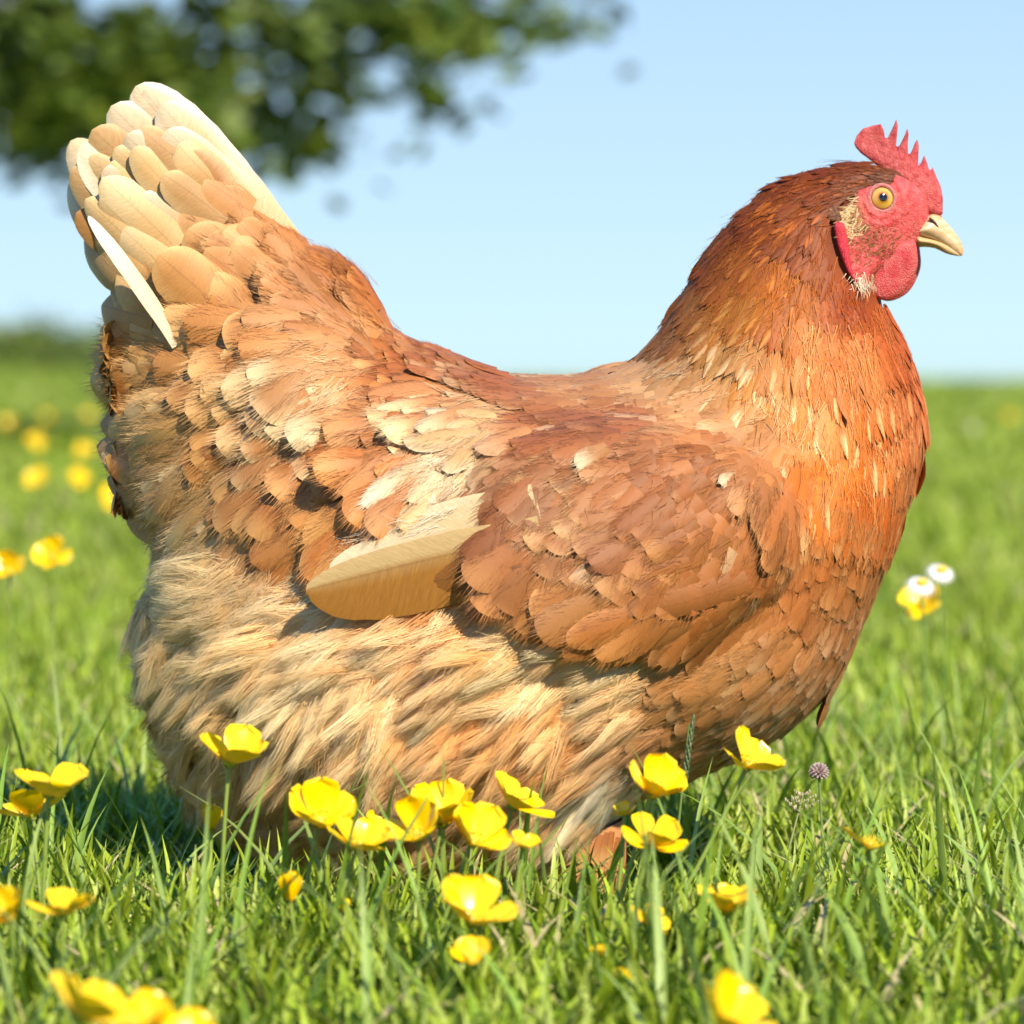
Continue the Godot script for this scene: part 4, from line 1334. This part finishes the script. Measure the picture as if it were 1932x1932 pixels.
	for f in back:
		var k: float = (0.2743 - f[2]) / ((f[1] - VY) * U) if f[1] > 725 else 7.5
		var z := clampf(CAM_D - CAM_D * k, -13.0, -0.3)
		k = (CAM_D - z) / CAM_D
		var p := Vector3((f[0] - VX) * U * k, 0.2743 - (f[1] - VY) * U * k, z)
		if f[1] < 715:
			p.y = 0.30
		buttercup(f[3], p, Vector3(rn.randfn(0, 0.3), 0.6, 0.7), 0.0165, 0.7, Vector2(0.0, 0.0))
	# daisies
	for f in [[1738, 1102, 0.145, "lower white daisy above a buttercup right of the breast"], [1775, 1078, 0.15, "upper white daisy right of the breast"], [1835, 806, 0.15, "faint white daisy in the far grass at right"]]:
		var k: float = (0.2743 - f[2]) / ((f[1] - VY) * U)
		var z: float = CAM_D - CAM_D * k
		daisy(f[3], Vector3((f[0] - VX) * U * k, f[2], z))

func daisy(label: String, at: Vector3) -> void:
	var o := thing("daisy", label, "flower", Vector3(at.x, 0, at.z), "white daisies")
	var head := Vector3(0, at.y, 0)
	var face := Vector3(0.15, 0.75, 0.6).normalized()
	var bx := Vector3(1, 0, 0.1).cross(face).normalized()
	var basis := Basis(bx, face, bx.cross(face)).orthonormalized()
	var pm := Buf.new()
	blade(pm, Vector3.ZERO, Vector2(1, 0), 1.0, 0.16, 1.5, Color(0.80, 0.80, 0.76), Color(0.80, 0.80, 0.78), 5)
	var m := commit(pm)
	for k in 18:
		var p := part("petal", m, M.petal, o)
		p.transform = Transform3D((basis * Basis(Vector3.UP, TAU * k / 18.0) * Basis(Vector3(0, 0, 1), -0.9)).scaled_local(Vector3.ONE * 0.0105), head)
	var c := Buf.new()
	ball(c, Vector3.ZERO, Vector3(0.0045, 0.003, 0.0045), Color(0.75, 0.50, 0.02))
	part("disc", commit(c), M.stem, o).position = head + face * 0.001
	var s := Buf.new()
	tube(s, [Vector3.ZERO, head * 0.5 + Vector3(0.003, 0, 0), head], [0.001, 0.0009, 0.0009], 6, Color(0.15, 0.24, 0.04), Color(0.15, 0.24, 0.04))
	part("stem", commit(s), M.stem, o)

func build_weeds() -> void:
	# dark seed spike in front of the breast
	var p := spot(1292, 1415, 0.14 / U)
	var o := thing("grass_stalk", "dark green grass seed spike in front of the lower breast", "grass stalk", Vector3(p.x - 0.004, 0, p.z))
	var top := p - o.position
	var s := Buf.new()
	tube(s, [Vector3.ZERO, top * 0.6 + Vector3(-0.002, 0, 0), top + Vector3(0.002, 0.012, 0)], [0.0008, 0.0007, 0.0004], 6, Color(0.14, 0.22, 0.04), Color(0.12, 0.18, 0.04))
	part("stem", commit(s), M.stem, o)
	var e := Buf.new()
	for k in 46:
		var f := k / 45.0
		var a := k * 2.4
		ball(e, top + Vector3(0.004 * f, -0.013 + f * 0.028, 0) + Vector3(cos(a), 0.3, sin(a)) * 0.0011 * (1.0 - 0.7 * f), Vector3(0.0007, 0.0018, 0.0007), Color(0.06, 0.10, 0.03).lerp(Color(0.14, 0.15, 0.07), rn.randf()), 4, 5)
	part("seeds", commit(e), M.stem, o)
	# pale panicle
	p = spot(1515, 1500, 0.02 / U)
	o = thing("grass_stalk", "thin pale grass panicle right of the breast", "grass stalk", Vector3(p.x - 0.012, 0, p.z))
	top = p - o.position
	s = Buf.new()
	tube(s, [Vector3.ZERO, top * 0.5 + Vector3(-0.003, 0, 0), top], [0.0008, 0.0007, 0.0004], 6, Color(0.24, 0.30, 0.10), Color(0.3, 0.32, 0.14))
	part("stem", commit(s), M.stem, o)
	e = Buf.new()
	for k in 9:
		var q := top * (1.0 - 0.018 * k)
		var d := Vector3(cos(k * 2.1), 0.5, sin(k * 2.1)).normalized() * (0.004 + 0.0011 * k)
		tube(e, [q, q + d], [0.0003, 0.0002], 4, Color(0.3, 0.3, 0.15), Color(0.3, 0.3, 0.15))
		for m in 6:
			ball(e, q + d * (0.3 + 0.16 * m) + Vector3(rn.randfn(0, 0.0005), rn.randfn(0, 0.0005), rn.randfn(0, 0.0005)), Vector3(0.0005, 0.0011, 0.0005) * rn.randf_range(0.7, 1.2), Color(0.40, 0.36, 0.22) * rn.randf_range(0.7, 1.2), 4, 5)
	part("seeds", commit(e), M.stem, o)
	# clover
	p = spot(1545, 1457, -0.04 / U)
	o = thing("clover", "pinkish grey clover head beside the grass panicle", "flower", Vector3(p.x, 0, p.z))
	top = p - o.position
	s = Buf.new()
	tube(s, [Vector3.ZERO, top * 0.5 + Vector3(0.002, 0, 0), top], [0.0009, 0.0008, 0.0008], 6, Color(0.15, 0.22, 0.05), Color(0.15, 0.22, 0.05))
	part("stem", commit(s), M.stem, o)
	e = Buf.new()
	for k in 70:
		var a := k * 2.399
		var yy := 1.0 - 1.7 * k / 69.0
		var r := sqrt(maxf(0.0, 1.0 - yy * yy))
		var d := Vector3(cos(a) * r, yy, sin(a) * r)
		tube(e, [top + d * 0.002, top + d * 0.0052], [0.0008, 0.0004], 4, Color(0.42, 0.30, 0.30), Color(0.55, 0.44, 0.42))
	part("florets", commit(e), M.stem, o)

# ------------------------------------------------------------------ trees
func leaf_sprig(n: int, r: float, size: float) -> ArrayMesh:
	var b := Buf.new()
	for k in n:
		var p := Vector3(rn.randfn(0, r), rn.randfn(0, r * 0.7), rn.randfn(0, r))
		var nn := (Vector3(rn.randfn(0, 0.6), 1.0, rn.randfn(0, 0.6))).normalized()
		var t := nn.cross(Vector3(rn.randfn(0, 1), rn.randfn(0, 1), rn.randfn(0, 1))).normalized()
		var c := Color(0.075, 0.135, 0.014).lerp(Color(0.125, 0.165, 0.014), rn.randf()) * rn.randf_range(0.85, 1.15)
		var first := b.v.size()
		var side := t.cross(nn)
		var L := size * rn.randf_range(0.7, 1.3)
		for q in [[0.0, 0.0], [0.35, 0.42], [0.35, -0.42], [0.75, 0.3], [0.75, -0.3], [1.0, 0.0]]:
			b.v.append(p + t * L * q[0] + side * L * q[1] * 0.8 - nn * L * 0.15 * q[0] * q[0])
			b.n.append(nn)
			b.c.append(c)
		for tri in [[0, 1, 2], [1, 3, 2], [2, 3, 4], [3, 5, 4]]:
			b.i.append_array(PackedInt32Array([first + tri[0], first + tri[2], first + tri[1]]))
	return commit(b)

func crown(parent: Node3D, mesh: Mesh, places: Array) -> void:
	var mm := MultiMesh.new()
	mm.transform_format = MultiMesh.TRANSFORM_3D
	mm.use_colors = true
	mm.mesh = mesh
	mm.instance_count = places.size()
	for k in places.size():
		mm.set_instance_transform(k, Transform3D(Basis.from_euler(Vector3(rn.randf_range(-0.5, 0.5), rn.randf() * TAU, rn.randf_range(-0.5, 0.5))) * places[k][1], places[k][0]))
		mm.set_instance_color(k, places[k][2])
	var o := MultiMeshInstance3D.new()
	o.name = "crown"
	o.multimesh = mm
	o.material_override = M.leaf
	o.set_meta("kind", "stuff")
	parent.add_child(o, true)

func build_trees() -> void:
	# the tree whose low branches hang into the upper left
	var tz := -13.0
	var k := (CAM_D - tz) / CAM_D
	var w := func(x: float, y: float, dz: float) -> Vector3:
		var kk := (CAM_D - tz - dz) / CAM_D
		return Vector3((x - VX) * U * kk, 0.2743 - (y - VY) * U * kk, tz + dz)
	var base := Vector3(-4.4, 0, tz)
	var o := thing("oak_tree", "leafy tree with low branches hanging into the upper left sky", "tree", base)
	var sprig := leaf_sprig(16, 0.075, 0.085)
	var places := []
	# [x, y, rx, ry, sprigs]
	var clumps := [[20, 30, 70, 40, 16], [110, 50, 90, 45, 26], [220, 85, 70, 45, 24], [300, 80, 45, 30, 10], [60, 190, 90, 60, 46], [170, 190, 80, 45, 34], [290, 130, 60, 40, 22], [370, 150, 60, 45, 26], [380, 215, 80, 35, 26], [90, 265, 60, 30, 16], [60, 300, 26, 22, 9], [250, 200, 90, 60, 34], [460, 250, 90, 22, 16], [570, 250, 70, 18, 10], [640, 262, 40, 14, 4], [450, 20, 60, 30, 12], [530, 60, 50, 45, 16], [590, 90, 45, 60, 26], [630, 150, 30, 40, 10], [680, 25, 80, 35, 24], [760, 30, 50, 40, 16], [830, 40, 60, 50, 26], [800, 130, 26, 50, 9], [805, 180, 18, 20, 5], [855, 205, 26, 12, 3], [900, 85, 40, 25, 6], [960, 35, 50, 35, 9], [1030, 50, 40, 30, 6], [1120, 55, 22, 12, 2], [370, 20, 50, 30, 6], [640, 30, 60, 40, 16], [-150, 100, 160, 160, 90], [200, -210, 320, 110, 120], [760, -190, 240, 90, 70], [500, 130, 30, 30, 5], [530, 215, 40, 25, 5]]
	for c in clumps:
		for j in int(c[4] * 0.55):
			var p: Vector3 = w.call(rn.randfn(c[0], c[2] * 0.36), rn.randfn(c[1], c[3] * 0.36), rn.randfn(0.0, 0.6))
			var g := Color(1, 1, 1) * rn.randf_range(0.85, 1.15)
			places.append([p - base, Basis().scaled(Vector3.ONE * rn.randf_range(0.8, 1.25)), g])
	for j in 500:
		var v := Vector3(rn.randfn(0, 1.6), 4.2 + rn.randfn(0, 1.0), rn.randfn(0, 1.6))
		places.append([v, Basis().scaled(Vector3.ONE * 2.2), Color(1, 1, 1)])
	crown(o, sprig, places)
	var tb := Buf.new()
	tube(tb, [Vector3.ZERO, Vector3(0.05, 1.2, 0), Vector3(0.1, 2.6, 0.05), Vector3(0.0, 4.2, 0.1)], [0.38, 0.28, 0.22, 0.10], 12, Color.WHITE, Color.WHITE)
	part("trunk", commit(tb), M.bark, o)
	for e in [[60, 190, 2.0], [380, 190, 2.2], [640, 60, 2.5], [560, 240, 2.3], [1020, 30, 2.8]]:
		var tip: Vector3 = w.call(e[0], e[1], rn.randfn(0, 0.2)) - base
		var root := Vector3(0.1, e[2], 0)
		var lb := Buf.new()
		tube(lb, [root, root.lerp(tip, 0.35) + Vector3(0, 0.25, 0), root.lerp(tip, 0.7) + Vector3(0, 0.18, 0), tip], [0.09, 0.055, 0.03, 0.008], 8, Color.WHITE, Color.WHITE)
		part("limb", commit(lb), M.bark, o)
	# bushes on the far skyline
	var bush := leaf_sprig(24, 0.35, 0.28)
	var far := [[70, 628, 3.0, 1.9, -150.0, "dark bush on the skyline left of the tail"], [185, 650, 1.8, 1.3, -170.0, "small dark bush beside the tail on the skyline"], [10, 660, 2.4, 1.0, -140.0, "low bush at the left edge of the skyline"]]
	for f in far:
		var kk: float = (CAM_D - f[4]) / CAM_D
		var x: float = (f[0] - VX) * U * kk
		var top: float = 0.2743 - (f[1] - VY) * U * kk
		var gy := ground_y(x, f[4])
		var bo := thing("bush", f[5], "bush", Vector3(x, gy, f[4]), "bushes on the skyline")
		var pl := []
		for j in 150:
			var v := Vector3(rn.randfn(0, 0.42), rn.randf(), rn.randfn(0, 0.42))
			pl.append([Vector3(v.x * f[2], v.y * (top - gy) * (1.0 - 0.5 * absf(v.x)), v.z * f[2]), Basis(), Color(1, 1, 1)])
		crown(bo, bush, pl)
		var bb := Buf.new()
		tube(bb, [Vector3.ZERO, Vector3(0, (top - gy) * 0.6, 0)], [0.12, 0.05], 6, Color.WHITE, Color.WHITE)
		part("trunk", commit(bb), M.bark, bo)

# ------------------------------------------------------------------
func _ready() -> void:
	rn.seed = 20240
	noise.seed = 3
	noise.frequency = 0.01
	noise2.seed = 8
	noise2.frequency = 0.012
	# camera
	var cam := Camera3D.new()
	cam.name = "camera"
	cam.projection = Camera3D.PROJECTION_FRUSTUM
	cam.near = 0.05
	cam.far = 1000.0
	cam.size = 0.512 / CAM_D * cam.near
	cam.frustum_offset = Vector2(0.0, -(966.0 - VY) * U / CAM_D * cam.near)
	cam.position = Vector3(0, (GY - VY) * U, CAM_D)
	var lens := CameraAttributesPhysical.new()
	lens.frustum_near = 0.05
	lens.frustum_far = 1000.0
	lens.frustum_focal_length = 93.75
	lens.frustum_focus_distance = CAM_D - 0.07
	lens.exposure_aperture = 6.4
	cam.attributes = lens
	add_child(cam)
	# the lens sets its own near plane and size; set the frame again
	cam.projection = Camera3D.PROJECTION_FRUSTUM
	cam.near = 0.05
	cam.far = 1000.0
	cam.size = 0.512 / CAM_D * 0.05
	cam.frustum_offset = Vector2(0.0, -(966.0 - VY) * U / CAM_D * 0.05)
	cam.current = true
	# sky and sun
	var sky := ProceduralSkyMaterial.new()
	sky.sky_top_color = Color(0.25, 0.47, 0.79)
	sky.sky_horizon_color = Color(0.69, 0.795, 0.84)
	sky.sky_curve = 0.16
	sky.ground_bottom_color = Color(0.30, 0.36, 0.16)
	sky.ground_horizon_color = Color(0.70, 0.80, 0.75)
	var env := Environment.new()
	env.background_mode = Environment.BG_SKY
	env.sky = Sky.new()
	env.sky.sky_material = sky
	env.tonemap_mode = Environment.TONE_MAPPER_LINEAR
	env.tonemap_exposure = 1.64
	env.sdfgi_enabled = true
	env.ssao_enabled = true
	env.ssil_enabled = true
	var we := WorldEnvironment.new()
	we.environment = env
	add_child(we)
	var sun := DirectionalLight3D.new()
	sun.name = "sun"
	sun.light_color = Color(1.0, 0.95, 0.86)
	sun.light_energy = 1.6
	sun.light_angular_distance = 0.5
	sun.shadow_enabled = true
	add_child(sun)
	sun.look_at_from_position(Vector3(0.44, 0.74, 0.74) * 10.0, Vector3.ZERO)
	materials()
	print("materials ", Time.get_ticks_msec())
	build_ground()
	build_hen()
	print("hen ", Time.get_ticks_msec())
	build_trees()
	build_grass()
	print("grass ", Time.get_ticks_msec())
	build_flowers()
	build_weeds()
	print("done ", Time.get_ticks_msec())
